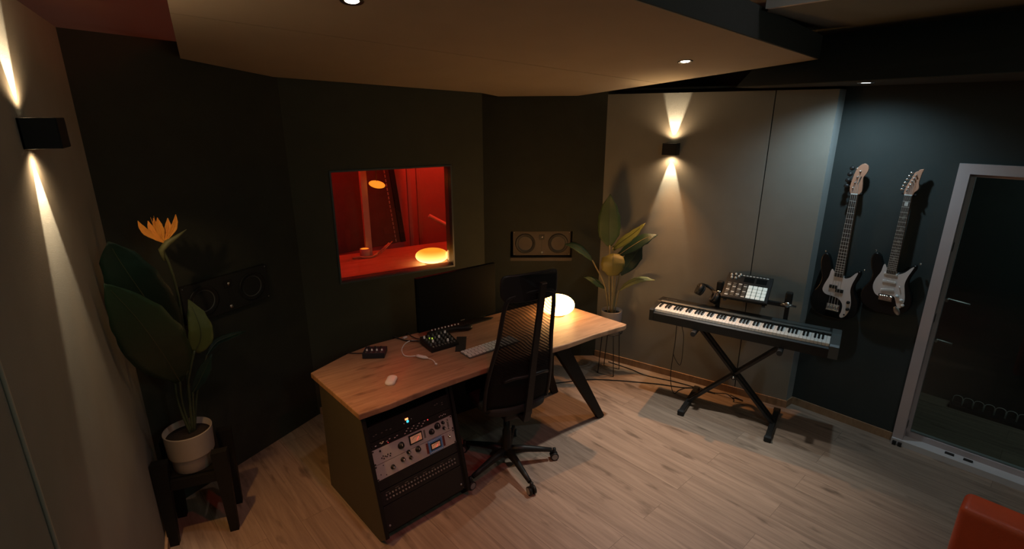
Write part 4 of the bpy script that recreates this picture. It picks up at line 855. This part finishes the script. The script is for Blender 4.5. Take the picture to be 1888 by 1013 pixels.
# ------------------------------------------------------------------ guitars on the wall
def guitar(name, label, cat, s, zb, outline, guard, L, nut_y, neck_w0, neck_w1, head, off, extra, spin=0.0):
    """local frame : x right, y up, z into the room, origin at the bottom of the body"""
    t = wallthing(name, label, cat, DXI, s, zb, off, spin)
    o = smooth_loop([(a*0.94, b, 0) for a, b in outline], 5)
    mb('black_gloss').prism([(p.x, p.y) for p in o], -0.040, 0.0, None, 0.007, 3).build('body', parent=t)
    g = smooth_loop([(a*0.90, b, 0) for a, b in guard], 5)
    mb('pickguard').prism([(p.x, p.y) for p in g], 0.0004, 0.0030).build('pickguard', parent=t)
    ny0 = L['neck0']
    nk = mb('maple').prism([(-neck_w0/2, ny0), (neck_w0/2, ny0), (neck_w1/2, nut_y), (-neck_w1/2, nut_y)], -0.012, 0.008, None, 0.004).build('neck', parent=t)
    mb('rosewood').prism([(-neck_w0/2, ny0-0.01), (neck_w0/2, ny0-0.01), (neck_w1/2, nut_y), (-neck_w1/2, nut_y)], 0.0083, 0.0115).build('fretboard', parent=nk)
    sl = nut_y-L['bridge']
    for f in range(1, L['frets']+1):
        y = nut_y-sl*(1-2**(-f/12)); k = (nut_y-y)/(nut_y-ny0+0.01); w_ = neck_w1+(neck_w0-neck_w1)*k
        mb('fret_metal').box((0, y, 0.0122), (w_, 0.0030, 0.0016)).build('fret', parent=nk)
    mb('pad_white').box((0, nut_y+0.002, 0.0105), (neck_w1, 0.006, 0.008)).build('nut', parent=nk)
    h = smooth_loop([(a, nut_y+b, 0) for a, b in head], 4)
    mb('maple').prism([(p.x, p.y) for p in h], -0.014, 0.002, None, 0.002).build('headstock', parent=t)
    for (x0_, y0_) in L['pegs']:
        pg = mb('chrome').lathe([(0.008, 0.002), (0.007, 0.004), (0.0045, 0.006), (0.0045, 0.016), (0, 0.016)], (x0_, nut_y+y0_, 0), 14).build('tuning_post', parent=t)
    ns4 = L['strings'] == 4
    for (x0_, y0_) in L['keys']:
        tk = mb('chrome').tube([(x0_+0.03, nut_y+y0_, -0.008), (x0_+0.004, nut_y+y0_, -0.008)], 0.0030).build('tuning_key', parent=t)
        mb('black_metal' if ns4 else 'chrome').lathe([(0, -L['kr']), (L['kr']*0.9, -L['kr']*0.5), (L['kr'], 0), (L['kr']*0.9, L['kr']*0.5), (0, L['kr'])], (x0_-L['kr']*0.6, nut_y+y0_, -0.008), 14, sx=1.0, sy=0.55, rot=(PI/2, 0, 0)).build('button', parent=tk)
    ns = L['strings']
    for i in range(ns):
        q = (i/(ns-1)-0.5); x0_ = q*L['sp0']; x1_ = q*(neck_w1-0.008)
        px, py = L['pegs'][i]
        mb('fret_metal').tube([(x0_, L['bridge']-0.01, 0.016), (x1_, nut_y+0.004, 0.0155), (px, nut_y+py, 0.010)], 0.0011 if ns < 6 else 0.0008, 5).build('string', parent=t)
    extra(t)
    hk = mb('black_metal').box((0, nut_y+0.015, -off+0.006), (0.05, 0.07, 0.012), bevel=0.004)
    hk.tube([(0, nut_y+0.0, -off+0.01), (0, nut_y+0.0, -0.022)], 0.007)
    for sg in (-1, 1): hk.tube(smooth_path([(0, nut_y+0.0, -0.024), (sg*0.034, nut_y+0.004, -0.022), (sg*0.036, nut_y+0.008, 0.004)], 4), 0.006)
    hang = hk.build('guitar_hanger'); hang.matrix_world = t.matrix_world.copy()
    tag(hang, 'black wall hanger holding ' + ('the bass guitar' if name == 'bass_guitar' else 'the electric guitar'), 'guitar hanger')
    return t
bout = [(0.0, 0.0), (0.085, 0.006), (0.145, 0.045), (0.168, 0.105), (0.158, 0.17), (0.128, 0.225), (0.118, 0.275), (0.132, 0.325), (0.143, 0.365), (0.134, 0.392), (0.108, 0.380), (0.080, 0.348), (0.045, 0.335), (0.0, 0.345), (-0.045, 0.360), (-0.062, 0.395), (-0.078, 0.445), (-0.102, 0.480), (-0.132, 0.476), (-0.145, 0.43), (-0.134, 0.36), (-0.118, 0.30), (-0.128, 0.235), (-0.160, 0.175), (-0.172, 0.11), (-0.148, 0.045), (-0.085, 0.006)]
bgd = [(-0.030, 0.352), (-0.052, 0.375), (-0.062, 0.360), (-0.070, 0.310), (-0.092, 0.250), (-0.098, 0.205), (-0.070, 0.178), (-0.02, 0.172), (0.03, 0.160), (0.062, 0.125), (0.066, 0.075), (0.058, 0.035), (0.072, 0.022), (0.098, 0.040), (0.118, 0.085), (0.122, 0.140), (0.112, 0.190), (0.100, 0.240), (0.104, 0.290), (0.120, 0.345), (0.128, 0.378), (0.112, 0.372), (0.080, 0.335), (0.045, 0.322), (0.032, 0.345), (0.0, 0.348)]
def bass_extra(t):
    for dx, dy in ((-0.022, 0.245), (0.022, 0.222)):
        pk = mb('black_plastic').box((dx, dy, 0.007), (0.052, 0.026, 0.010), bevel=0.003).build('pickup', parent=t)
    br = mb('chrome').box((0, 0.088, 0.005), (0.085, 0.052, 0.006), bevel=0.002).box((0, 0.066, 0.011), (0.085, 0.005, 0.016)).build('bridge', parent=t)
    for i in range(4): mb('chrome').cyl((-0.030+i*0.020, 0.075, 0.012), (-0.030+i*0.020, 0.105, 0.012), 0.006, None, 10).build('saddle', parent=br)
    for x, y in ((0.092, 0.150), (0.096, 0.098)):
        mb('black_plastic').lathe([(0.012, 0.003), (0.010, 0.016), (0, 0.017)], (x, y, 0), 16).build('knob', parent=t)
    mb('black_plastic').lathe([(0.006, 0.003), (0.005, 0.006), (0, 0.006)], (0.080, 0.050, 0), 12).build('jack_socket', parent=t)
    for x, y in ((-0.118, 0.488), (0.146, 0.398)): mb('chrome').lathe([(0.006, 0), (0.004, 0.004), (0.008, 0.012), (0, 0.013)], (x, y, -0.02), 12, rot=(-PI/2, 0, 0)).build('strap_button', parent=t)
    mb('rosewood').box((0.015, 1.03, 0.0024), (0.007, 0.055, 0.0006), rot=(0, 0, -0.25)).build('headstock_lettering', parent=t)
BL_ = dict(neck0=0.335, bridge=0.092, frets=20, strings=4, sp0=0.058, kr=0.017,
           pegs=[(-0.016, 0.045), (-0.010, 0.080), (-0.002, 0.118), (0.010, 0.158)], keys=[(-0.052, 0.052), (-0.050, 0.092), (-0.044, 0.134), (-0.036, 0.176)])
bhead = [(-0.021, 0.0), (-0.034, 0.022), (-0.036, 0.06), (-0.030, 0.11), (-0.018, 0.165), (-0.002, 0.195), (0.022, 0.212), (0.045, 0.202), (0.054, 0.175), (0.046, 0.145), (0.032, 0.115), (0.036, 0.075), (0.040, 0.03), (0.034, 0.008), (0.021, 0.0)]
s_b = (Vector((4.028, 1.878, 0))-O).dot(dD)
guitar('bass_guitar', 'black bass guitar with pinkish white pickguard, left of the two on the wall', 'bass guitar', s_b-0.012, 0.842, bout, bgd, BL_, 0.932, 0.060, 0.042, bhead, 0.085, bass_extra)
sout = [(0.0, 0.0), (0.080, 0.006), (0.140, 0.045), (0.160, 0.105), (0.148, 0.165), (0.122, 0.215), (0.114, 0.262), (0.128, 0.310), (0.142, 0.348), (0.136, 0.372), (0.112, 0.362), (0.082, 0.325), (0.045, 0.305), (0.0, 0.310), (-0.045, 0.325), (-0.062, 0.352), (-0.080, 0.395), (-0.105, 0.418), (-0.132, 0.408), (-0.142, 0.365), (-0.130, 0.310), (-0.114, 0.262), (-0.125, 0.205), (-0.152, 0.155), (-0.163, 0.10), (-0.142, 0.042), (-0.080, 0.006)]
sgd = [(-0.030, 0.322), (-0.048, 0.350), (-0.058, 0.340), (-0.066, 0.290), (-0.090, 0.235), (-0.098, 0.180), (-0.078, 0.135), (-0.05, 0.118), (-0.048, 0.135), (0.0, 0.138), (0.048, 0.134), (0.064, 0.110), (0.078, 0.075), (0.095, 0.060), (0.112, 0.075), (0.120, 0.125), (0.108, 0.185), (0.098, 0.235), (0.106, 0.285), (0.122, 0.330), (0.132, 0.360), (0.116, 0.352), (0.084, 0.315), (0.045, 0.295), (0.030, 0.318), (0.0, 0.322)]
def strat_extra(t):
    for y, a in ((0.288, 0), (0.232, 0), (0.172, 0.18)):
        mb('white_plastic').box((0, y, 0.006), (0.078, 0.017, 0.008), rot=(0, 0, a), bevel=0.003).build('pickup', parent=t)
    br = mb('steel').box((0, 0.112, 0.006), (0.078, 0.036, 0.008), bevel=0.002).build('bridge', parent=t)
    for i in range(6): mb('chrome').box((-0.030+i*0.012, 0.120, 0.012), (0.009, 0.026, 0.006), bevel=0.001, seg=1).build('saddle', parent=br)
    for x, y in ((0.062, 0.142), (0.090, 0.118), (0.103, 0.085)):
        mb('white_plastic').lathe([(0.011, 0.003), (0.009, 0.015), (0, 0.016)], (x, y, 0), 16).build('knob', parent=t)
    mb('white_plastic').tube([(0.062, 0.215, 0.003), (0.068, 0.208, 0.016)], 0.003).build('selector_switch', parent=t)
    mb('steel').lathe([(0, 0.002), (0.020, 0.004), (0.024, 0.001)], (0.078, 0.038, 0), 24, rot=(0, 0, 0.5), sx=0.75, sy=1.35).build('jack_plate', parent=t)
    for x, y in ((-0.116, 0.425), (0.145, 0.380)): mb('chrome').lathe([(0.006, 0), (0.004, 0.004), (0.008, 0.012), (0, 0.013)], (x, y, -0.02), 12, rot=(-PI/2, 0, 0)).build('strap_button', parent=t)
    for i, (x, y, w_, h_) in enumerate(((0.0, 0.775, 0.018, 0.026), (0.003, 0.685, 0.012, 0.030), (0.0, 0.60, 0.014, 0.022), (0.004, 0.52, 0.014, 0.018), (0.0, 0.455, 0.018, 0.02), (0.0, 0.40, 0.016, 0.02))):
        mb('pad_white' if i == 0 else 'grey_plastic').box((x, y, 0.0118), (w_, h_, 0.0006), rot=(0, 0, -0.3 if i else 0)).build('inlay', parent=t)
SL_ = dict(neck0=0.300, bridge=0.118, frets=22, strings=6, sp0=0.052, kr=0.009,
           pegs=[(-0.014, 0.030), (-0.009, 0.050), (-0.003, 0.070), (0.004, 0.090), (0.011, 0.110), (0.018, 0.130)], keys=[(-0.040, 0.034), (-0.036, 0.056), (-0.029, 0.078), (-0.022, 0.100), (-0.014, 0.122), (-0.006, 0.144)])
shead = [(-0.020, 0.0), (-0.028, 0.015), (-0.022, 0.055), (-0.004, 0.110), (0.010, 0.150), (0.024, 0.158), (0.030, 0.168), (0.050, 0.172), (0.046, 0.150), (0.042, 0.120), (0.040, 0.085), (0.046, 0.055), (0.040, 0.035), (0.026, 0.018), (0.020, 0.0)]
s_g = (Vector((4.088, 1.576, 0))-O).dot(dD)
guitar('electric_guitar', 'black electric guitar with white pickguard, nearer the glass door', 'electric guitar', s_g-0.016, 0.966, sout, sgd, SL_, 0.832, 0.055, 0.042, shead, 0.070, strat_extra)

# ------------------------------------------------------------------ glass door and the dark room behind it
m = mb('door_white'); fw = 0.062
m.prism([(U0, 0.0), (U0+fw, 0.0), (U0+fw, DZ), (U0, DZ)], -0.03, 0.13, DX)
m.prism([(U1-fw, 0.0), (U1, 0.0), (U1, DZ), (U1-fw, DZ)], -0.03, 0.13, DX)
m.prism([(U0+fw, DZ-fw), (U1-fw, DZ-fw), (U1-fw, DZ), (U0+fw, DZ)], -0.03, 0.13, DX)
m.m('plaster').prism([(U0, 0.0), (U1, 0.0), (U1, 0.045), (U0, 0.045)], -0.045, 0.05, DX)
m.m('plaster').prism([(U0+fw, 0.0), (U1, 0.0), (U1, 0.075), (U0+fw, 0.075)], 0.055, 0.13, DX)
struct('door_frame', m)
dr = struct('door_1', mb('door_white').prism([(U0+fw, 0.045), (U0+fw+0.022, 0.045), (U0+fw+0.022, DZ-fw), (U0+fw, DZ-fw)], 0.05, 0.09, DX)
            .prism([(U0+fw, 0.045), (U1-fw, 0.045), (U1-fw, 0.085), (U0+fw, 0.085)], 0.05, 0.09, DX).prism([(U0+fw, DZ-fw-0.022), (U1-fw, DZ-fw-0.022), (U1-fw, DZ-fw), (U0+fw, DZ-fw)], 0.05, 0.09, DX)
            .m('glass_dark').prism([(U0+fw+0.022, 0.085), (U1-fw, 0.085), (U1-fw, DZ-fw-0.022), (U0+fw+0.022, DZ-fw-0.022)], 0.067, 0.073, DX))
def DW(s, z, off): q = DP(s, z, off); return q
h1 = mb('steel'); h1.tube([DP(U0+fw+0.03, 1.10, 0.095), DP(U0+fw+0.03, 1.10, 0.14), DP(U0+fw+0.15, 1.085, 0.145)], 0.011); h1.build('door_handle', parent=dr)
h2 = mb('steel'); h2.tube([DP(U0+fw+0.03, 0.80, 0.095), DP(U0+fw+0.03, 0.80, 0.13), DP(U0+fw+0.115, 0.79, 0.135)], 0.010); h2.build('handle_reflection', parent=dr)  # solid lever stands in for the handle's reflection in the glass
for s_ in (U0+0.012, U0+0.045): mb('black_metal').prism([(s_, 0.0), (s_+0.022, 0.0), (s_+0.022, 0.03), (s_, 0.03)], -0.062, -0.046, DX).build('door_stop', parent=dr)
for s_ in (U0+0.30, U0+0.40): mb('black_metal').prism([(s_, 0.0455), (s_+0.05, 0.0455), (s_+0.05, 0.052), (s_, 0.052)], 0.0, 0.025, DX).build('track_clip', parent=dr)
for z_ in (0.12, 0.95, 1.45): mb('black_metal').prism([(U0+fw-0.012, z_), (U0+fw+0.002, z_), (U0+fw+0.002, z_+0.06), (U0+fw-0.012, z_+0.06)], 0.02, 0.05, DX).build('striker', parent=dr)
m = mb('fabric_teal')
m.prism([(0.2, 0), (4.6, 0), (4.6, 2.5), (0.2, 2.5)], 1.02, 1.08, DX)
m.prism([(0.40, 0), (0.45, 0), (0.45, 2.5), (0.40, 2.5)], 0.14, 1.02, DX); m.prism([(4.3, 0), (4.35, 0), (4.35, 2.5), (4.3, 2.5)], 0.14, 1.02, DX)
m.prism([(0.2, 2.45), (4.6, 2.45), (4.6, 2.5), (0.2, 2.5)], 0.14, 1.08, DX)
struct('wall_side_room', m)
point('side_room_fill', DP(1.9, 2.1, 0.6), 9, (0.75, 0.95, 0.9), 0.05)  # unseen light added to brighten the room behind the door
bb = thing('wire_edging', 'row of small pale wire arches over a dark shadow strip behind the glass door', 'wire rack')
bb.matrix_world = DXI @ Matrix.Translation((0.93, 0.0, -0.93))
mb('black_wood').box((0.44, 0.015, 0.0), (0.90, 0.03, 0.10), bevel=0.004).build('base', parent=bb)  # black box stands in for the shadow below the arches
for i in range(13):
    x = 0.005+i*0.0655
    mb('white_plastic').tube([(x, 0.028, 0.0), (x, 0.085, 0.0)]+[(x+0.030-0.030*math.cos(a), 0.085+0.022*math.sin(a), 0.0) for a in [PI*k/8 for k in range(1, 8)]]+[(x+0.060, 0.085, 0.0), (x+0.060, 0.028, 0.0)], 0.0026, 6).build('wire_arch', parent=bb)

# ------------------------------------------------------------------ sofa corner
sf = thing('leather_sofa', 'orange-red leather sofa corner at the bottom right of the photo', 'sofa', (2.590, 0.550, 0), math.radians(-80))
# local: x runs along the back rest away to the photo's right, y toward the guitar wall (thickness)
mb('leather_red').box((0.85, 0.065, 0.42), (1.75, 0.165, 0.58), bevel=0.028, seg=4).build('back_rest', parent=sf, smooth=True)
mb('leather_red').tube([(0.0, 0.005, 0.702), (1.70, 0.005, 0.702)], 0.0055, 8).tube([(-0.012, 0.005, 0.700), (-0.016, 0.005, 0.16)], 0.004, 8).build('piping', parent=sf, smooth=True)
mb('leather_red').box((0.85, -0.40, 0.25), (1.66, 0.74, 0.26), bevel=0.04, seg=4).build('seat_cushion', parent=sf, smooth=True)
for x in (0.1, 1.6):
    for y in (0.05, -0.68): mb('black_wood').cyl((x, y, 0.0), (x, y, 0.135), 0.018, 0.026, 16).build('leg', parent=sf)

# ------------------------------------------------------------------ plants
def leaf(parent, pts, wd, nrm, key, name='leaf', cup=0.15, rib='stem', **k):
    P = smooth_path(pts, 4); n = len(P)
    widths = []
    for i in range(n):
        q = i/(n-1)*(len(wd)-1); a = int(min(q, len(wd)-2)); widths.append(wd[a]+(wd[a+1]-wd[a])*(q-a))
    o = mb(key).ribbon(P, widths, nrm, cup=cup, wave=0.03, **k).build(name, parent=parent, solid=0.0016)
    r = [0.0030*(1-0.75*i/(n-1)) for i in range(n)]
    mb(rib).tube([p+Vector(nrm)*0.0022 for p in P[:-2]], r[:-2], 5).build('midrib', parent=o)
    return o
def pot_plant_base(): pass
Lc = Vector((-0.25, 3.07, 0))
def loc(pts, c): return [Vector(p)-c for p in pts]
lst = thing('plant_stand', 'black wooden four-legged plant stand in the left corner', 'plant stand', (-0.237, 3.075, 0), math.radians(-9))
for sx in (-1, 1):
    for sy in (-1, 1):
        mb('black_wood').bar((sx*0.150, sy*0.118, 0.0), (sx*0.142, sy*0.112, 0.53), 0.046, 0.036, (0, 1, 0), 0.078, 0.050).build('leg', parent=lst)
for sy in (-1, 1): mb('black_wood').box((0, sy*0.112, 0.375), (0.25, 0.024, 0.055)).build('rail', parent=lst)
for sx in (-1, 1): mb('black_wood').box((sx*0.142, 0, 0.375), (0.024, 0.20, 0.055)).build('rail', parent=lst)
mb('black_wood').box((0, 0, 0.408), (0.245, 0.20, 0.014)).build('shelf', parent=lst)
pt = thing('planter', 'cream stepped ceramic pot in the left corner plant stand', 'plant pot', (-0.245, 3.070, 0.416))
mb('ceramic_white').lathe([(0, 0), (0.097, 0), (0.100, 0.004), (0.104, 0.078), (0.105, 0.082), (0.113, 0.085), (0.114, 0.092), (0.119, 0.220), (0.120, 0.226), (0.114, 0.226), (0.110, 0.18), (0, 0.18)], seg=48).build('pot', parent=pt)
mb('soil').lathe([(0, 0.198), (0.05, 0.196), (0.112, 0.188), (0.10, 0.181), (0, 0.181)], seg=32).build('soil', parent=pt)
bp_ = thing('bird_of_paradise', 'tall plant with one orange flower and broad dark leaves at left', 'plant', (-0.25, 3.07, 0.60))
B0 = Vector((-0.25, 3.07, 0.60)); vN = Vector((0.08, -0.98, 0.17)).normalized()
mb('stem').tube(smooth_path(loc([(-0.224, 3.072, 0.60), (-0.205, 3.074, 0.85), (-0.180, 3.075, 1.123), (-0.166, 3.077, 1.364), (-0.172, 3.077, 1.542), (-0.192, 3.075, 1.66)], B0), 5), [0.008]*12+[0.0065]*14, 8).build('flower_stem', parent=bp_)
mb('bract').tube(loc([(-0.195, 3.075, 1.60), (-0.197, 3.075, 1.655), (-0.165, 3.076, 1.690), (-0.125, 3.080, 1.712), (-0.075, 3.085, 1.745)], B0), [0.010, 0.021, 0.024, 0.014, 0.002], 12, flat=0.7).build('spathe', parent=bp_)
fl = None
for i, (tx, ty, tz, wd) in enumerate(((-0.266, 3.05, 1.815, 0.021), (-0.228, 3.08, 1.806, 0.021), (-0.186, 3.055, 1.822, 0.023), (-0.145, 3.08, 1.812, 0.021), (-0.108, 3.06, 1.830, 0.019), (-0.205, 3.10, 1.815, 0.018))):
    b_ = Vector((-0.181, 3.076, 1.690)); e_ = Vector((tx, ty, tz))
    P_ = [b_+(e_-b_)*q+Vector(((tx+0.181)*0.22*math.sin(q*PI), 0, 0)) for q in (0, 0.25, 0.5, 0.75, 1.0)]
    leaf(bp_, loc(P_, B0), [0.003, wd*0.42, wd*0.78, wd*0.55, 0.001], vN, 'petal', 'petal', 0.35, 'petal')
mb('petal').tube(loc([(-0.181, 3.07, 1.69), (-0.205, 3.06, 1.76), (-0.213, 3.055, 1.826)], B0), [0.002, 0.0016, 0.0008], 5).tube(loc([(-0.181, 3.07, 1.69), (-0.198, 3.06, 1.77), (-0.199, 3.055, 1.832)], B0), [0.002, 0.0016, 0.0008], 5).build('stamen', parent=bp_)
def nearer(p, k): return (p[0]*k, p[1]*k, 2.3-(2.3-p[2])*k)
LA = [nearer(p, k) for p, k in zip([(-0.234, 3.071, 0.930), (-0.262, 3.04, 1.06), (-0.300, 3.03, 1.19), (-0.352, 3.02, 1.34), (-0.405, 3.01, 1.46), (-0.445, 3.02, 1.535)], (0.985, 0.95, 0.92, 0.90, 0.89, 0.88))]
LB = [nearer(p, k) for p, k in zip([(-0.225, 3.09, 1.10), (-0.262, 3.10, 1.24), (-0.300, 3.10, 1.385), (-0.345, 3.10, 1.52), (-0.385, 3.11, 1.64), (-0.400, 3.09, 1.72)], (0.995, 0.97, 0.94, 0.92, 0.91, 0.91))]
leaf(bp_, loc(LA, B0), [0.02, 0.108, 0.130, 0.104, 0.052, 0.002], vN, 'leaf_dark', cup=0.05)
leaf(bp_, loc(LB, B0), [0.03, 0.098, 0.110, 0.102, 0.068, 0.004], vN, 'leaf_deep', cup=0.10)
leaf(bp_, loc([(-0.140, 3.059, 1.085), (-0.106, 3.045, 1.15), (-0.095, 3.040, 1.22), (-0.105, 3.055, 1.30), (-0.125, 3.081, 1.376)], B0), [0.026, 0.058, 0.056, 0.040, 0.002], vN, 'leaf_olive', cup=0.12)
leaf(bp_, loc([(-0.190, 3.076, 0.84), (-0.150, 3.08, 0.90), (-0.110, 3.085, 0.965), (-0.066, 3.087, 1.044)], B0), [0.004, 0.030, 0.032, 0.002], vN, 'leaf_deep', cup=0.2)
leaf(bp_, loc([(-0.094, 3.183, 1.000), (-0.04, 3.22, 1.05), (0.007, 3.24, 1.06), (0.07, 3.27, 1.062), (0.124, 3.30, 1.06)], B0), [0.004, 0.022, 0.026, 0.018, 0.002], (0, -0.5, 0.86), 'leaf_deep', cup=0.2)
for pts in ([(-0.229, 3.072, 0.60), (-0.243, 3.071, 0.80), (-0.232, 3.030, 0.950)], [(-0.235, 3.06, 0.60), (-0.262, 3.075, 0.85), (-0.228, 3.085, 1.12)], [(-0.222, 3.072, 0.60), (-0.205, 3.073, 0.87), (-0.173, 3.056, 1.0), (-0.140, 3.059, 1.095)], [(-0.215, 3.08, 0.60), (-0.20, 3.08, 0.74), (-0.188, 3.078, 0.85)], [(-0.215, 3.09, 0.60), (-0.17, 3.12, 0.82), (-0.094, 3.183, 1.005)]):
    mb('stem').tube(smooth_path(loc(pts, B0), 5), 0.0062, 8).build('stem', parent=bp_)

rst = thing('wire_plant_stand', 'thin black wire plant stand behind the right end of the desk', 'plant stand', (3.055, 3.295, 0), math.radians(30))
m = mb('black_metal'); m.tube([(0.100*math.cos(a), 0.100*math.sin(a), 0.41) for a in [2*PI*k/32 for k in range(32)]], 0.004, 6, closed=True).build('top_ring', parent=rst)
mb('black_metal').tube([(-0.098, 0, 0.41), (0.098, 0, 0.41)], 0.0035, 6).tube([(0, -0.098, 0.41), (0, 0.098, 0.41)], 0.0035, 6).build('cross_wire', parent=rst)
for sg in (-1, 1): mb('black_metal').tube([(sg*0.085, -0.052, 0.41), (sg*0.085, -0.075, 0.005), (sg*0.085, 0.075, 0.005), (sg*0.085, 0.052, 0.41)], 0.0042, 6).build('leg', parent=rst)
pr = thing('planter', 'pale grey cylindrical pot behind the right end of the desk', 'plant pot', (3.055, 3.30, 0.414))
mb('ceramic_grey').lathe([(0, 0), (0.080, 0), (0.088, 0.006), (0.093, 0.20), (0.0935, 0.203), (0.087, 0.203), (0.084, 0.165), (0, 0.165)], seg=44).build('pot', parent=pr)
mb('soil').lathe([(0, 0.180), (0.05, 0.178), (0.085, 0.171), (0.07, 0.166), (0, 0.166)], seg=28).build('soil', parent=pr)
R0_ = Vector((3.055, 3.30, 0.59)); rp = thing('banana_plant', 'leafy potted plant with broad leaves fanning beside the wall lamp', 'plant', R0_)
vR = Vector((-0.66, -0.72, 0.22)).normalized()
leaf(rp, loc([(3.024, 3.343, 1.205), (3.026, 3.36, 1.29), (3.028, 3.366, 1.366), (3.026, 3.370, 1.46), (3.023, 3.371, 1.56), (3.012, 3.356, 1.662)], R0_), [0.02, 0.088, 0.098, 0.094, 0.062, 0.001], vR, 'leaf_green', cup=-0.12)
leaf(rp, loc([(3.012, 3.286, 1.195), (3.076, 3.227, 1.275), (3.138, 3.168, 1.345), (3.201, 3.11, 1.435)], R0_), [0.022, 0.056, 0.046, 0.001], (-0.55, -0.25, 0.80), 'leaf_olive', cup=-0.15)
leaf(rp, loc([(3.082, 3.288, 1.125), (3.163, 3.213, 1.215), (3.243, 3.139, 1.290), (3.318, 3.073, 1.325)], R0_), [0.02, 0.062, 0.052, 0.001], (-0.75, -0.35, 0.55), 'leaf_deep', cup=-0.15, rib='stem_dry')
leaf(rp, loc([(3.130, 3.30, 0.94), (3.195, 3.275, 1.03), (3.235, 3.24, 1.12), (3.262, 3.20, 1.22)], R0_), [0.02, 0.068, 0.072, 0.012], vR, 'leaf_deep', cup=-0.1)
leaf(rp, loc([(2.975, 3.235, 1.170), (2.945, 3.200, 1.155), (2.925, 3.180, 1.100), (2.930, 3.180, 1.04), (2.945, 3.19, 0.985)], R0_), [0.045, 0.090, 0.100, 0.092, 0.045], vR, 'leaf_yellow', cup=-0.22)
leaf(rp, loc([(2.919, 3.441, 1.065), (2.878, 3.475, 1.125), (2.83, 3.52, 1.178), (2.78, 3.56, 1.205), (2.725, 3.60, 1.205)], R0_), [0.008, 0.032, 0.044, 0.034, 0.001], (-0.35, -0.45, 0.82), 'leaf_green', cup=-0.2)
leaf(rp, loc([(3.000, 3.345, 0.815), (2.954, 3.385, 0.862), (2.899, 3.42, 0.905), (2.845, 3.46, 0.918)], R0_), [0.006, 0.034, 0.030, 0.001], (-0.4, -0.4, 0.82), 'leaf_green', cup=-0.2)
leaf(rp, loc([(3.100, 3.270, 0.800), (3.150, 3.224, 0.865), (3.20, 3.18, 0.905), (3.255, 3.13, 0.925), (3.325, 3.065, 0.918)], R0_), [0.006, 0.028, 0.033, 0.028, 0.001], (-0.45, -0.45, 0.77), 'leaf_lime', cup=-0.2)
for i, pts in enumerate(([(3.05, 3.31, 0.59), (3.03, 3.33, 0.90), (3.024, 3.343, 1.215)], [(3.06, 3.29, 0.59), (3.03, 3.28, 0.90), (3.012, 3.286, 1.205)], [(3.075, 3.30, 0.59), (3.075, 3.30, 0.88), (3.082, 3.288, 1.13)], [(3.08, 3.31, 0.59), (3.10, 3.31, 0.75), (3.130, 3.30, 0.95)],
        [(3.04, 3.28, 0.59), (3.02, 3.27, 0.85), (3.00, 3.26, 1.08), (2.975, 3.235, 1.168)], [(3.03, 3.32, 0.59), (3.0, 3.35, 0.84), (2.919, 3.441, 1.07)], [(3.035, 3.33, 0.59), (3.03, 3.335, 0.72), (3.000, 3.345, 0.82)], [(3.085, 3.29, 0.59), (3.09, 3.28, 0.70), (3.100, 3.270, 0.805)], [(3.06, 3.33, 0.59), (3.055, 3.33, 0.80), (3.05, 3.34, 1.0)])):
    mb('stem_dry').tube(smooth_path(loc(pts, R0_), 5), 0.0058, 8).build('stem', parent=rp)
bpy.context.view_layer.update()
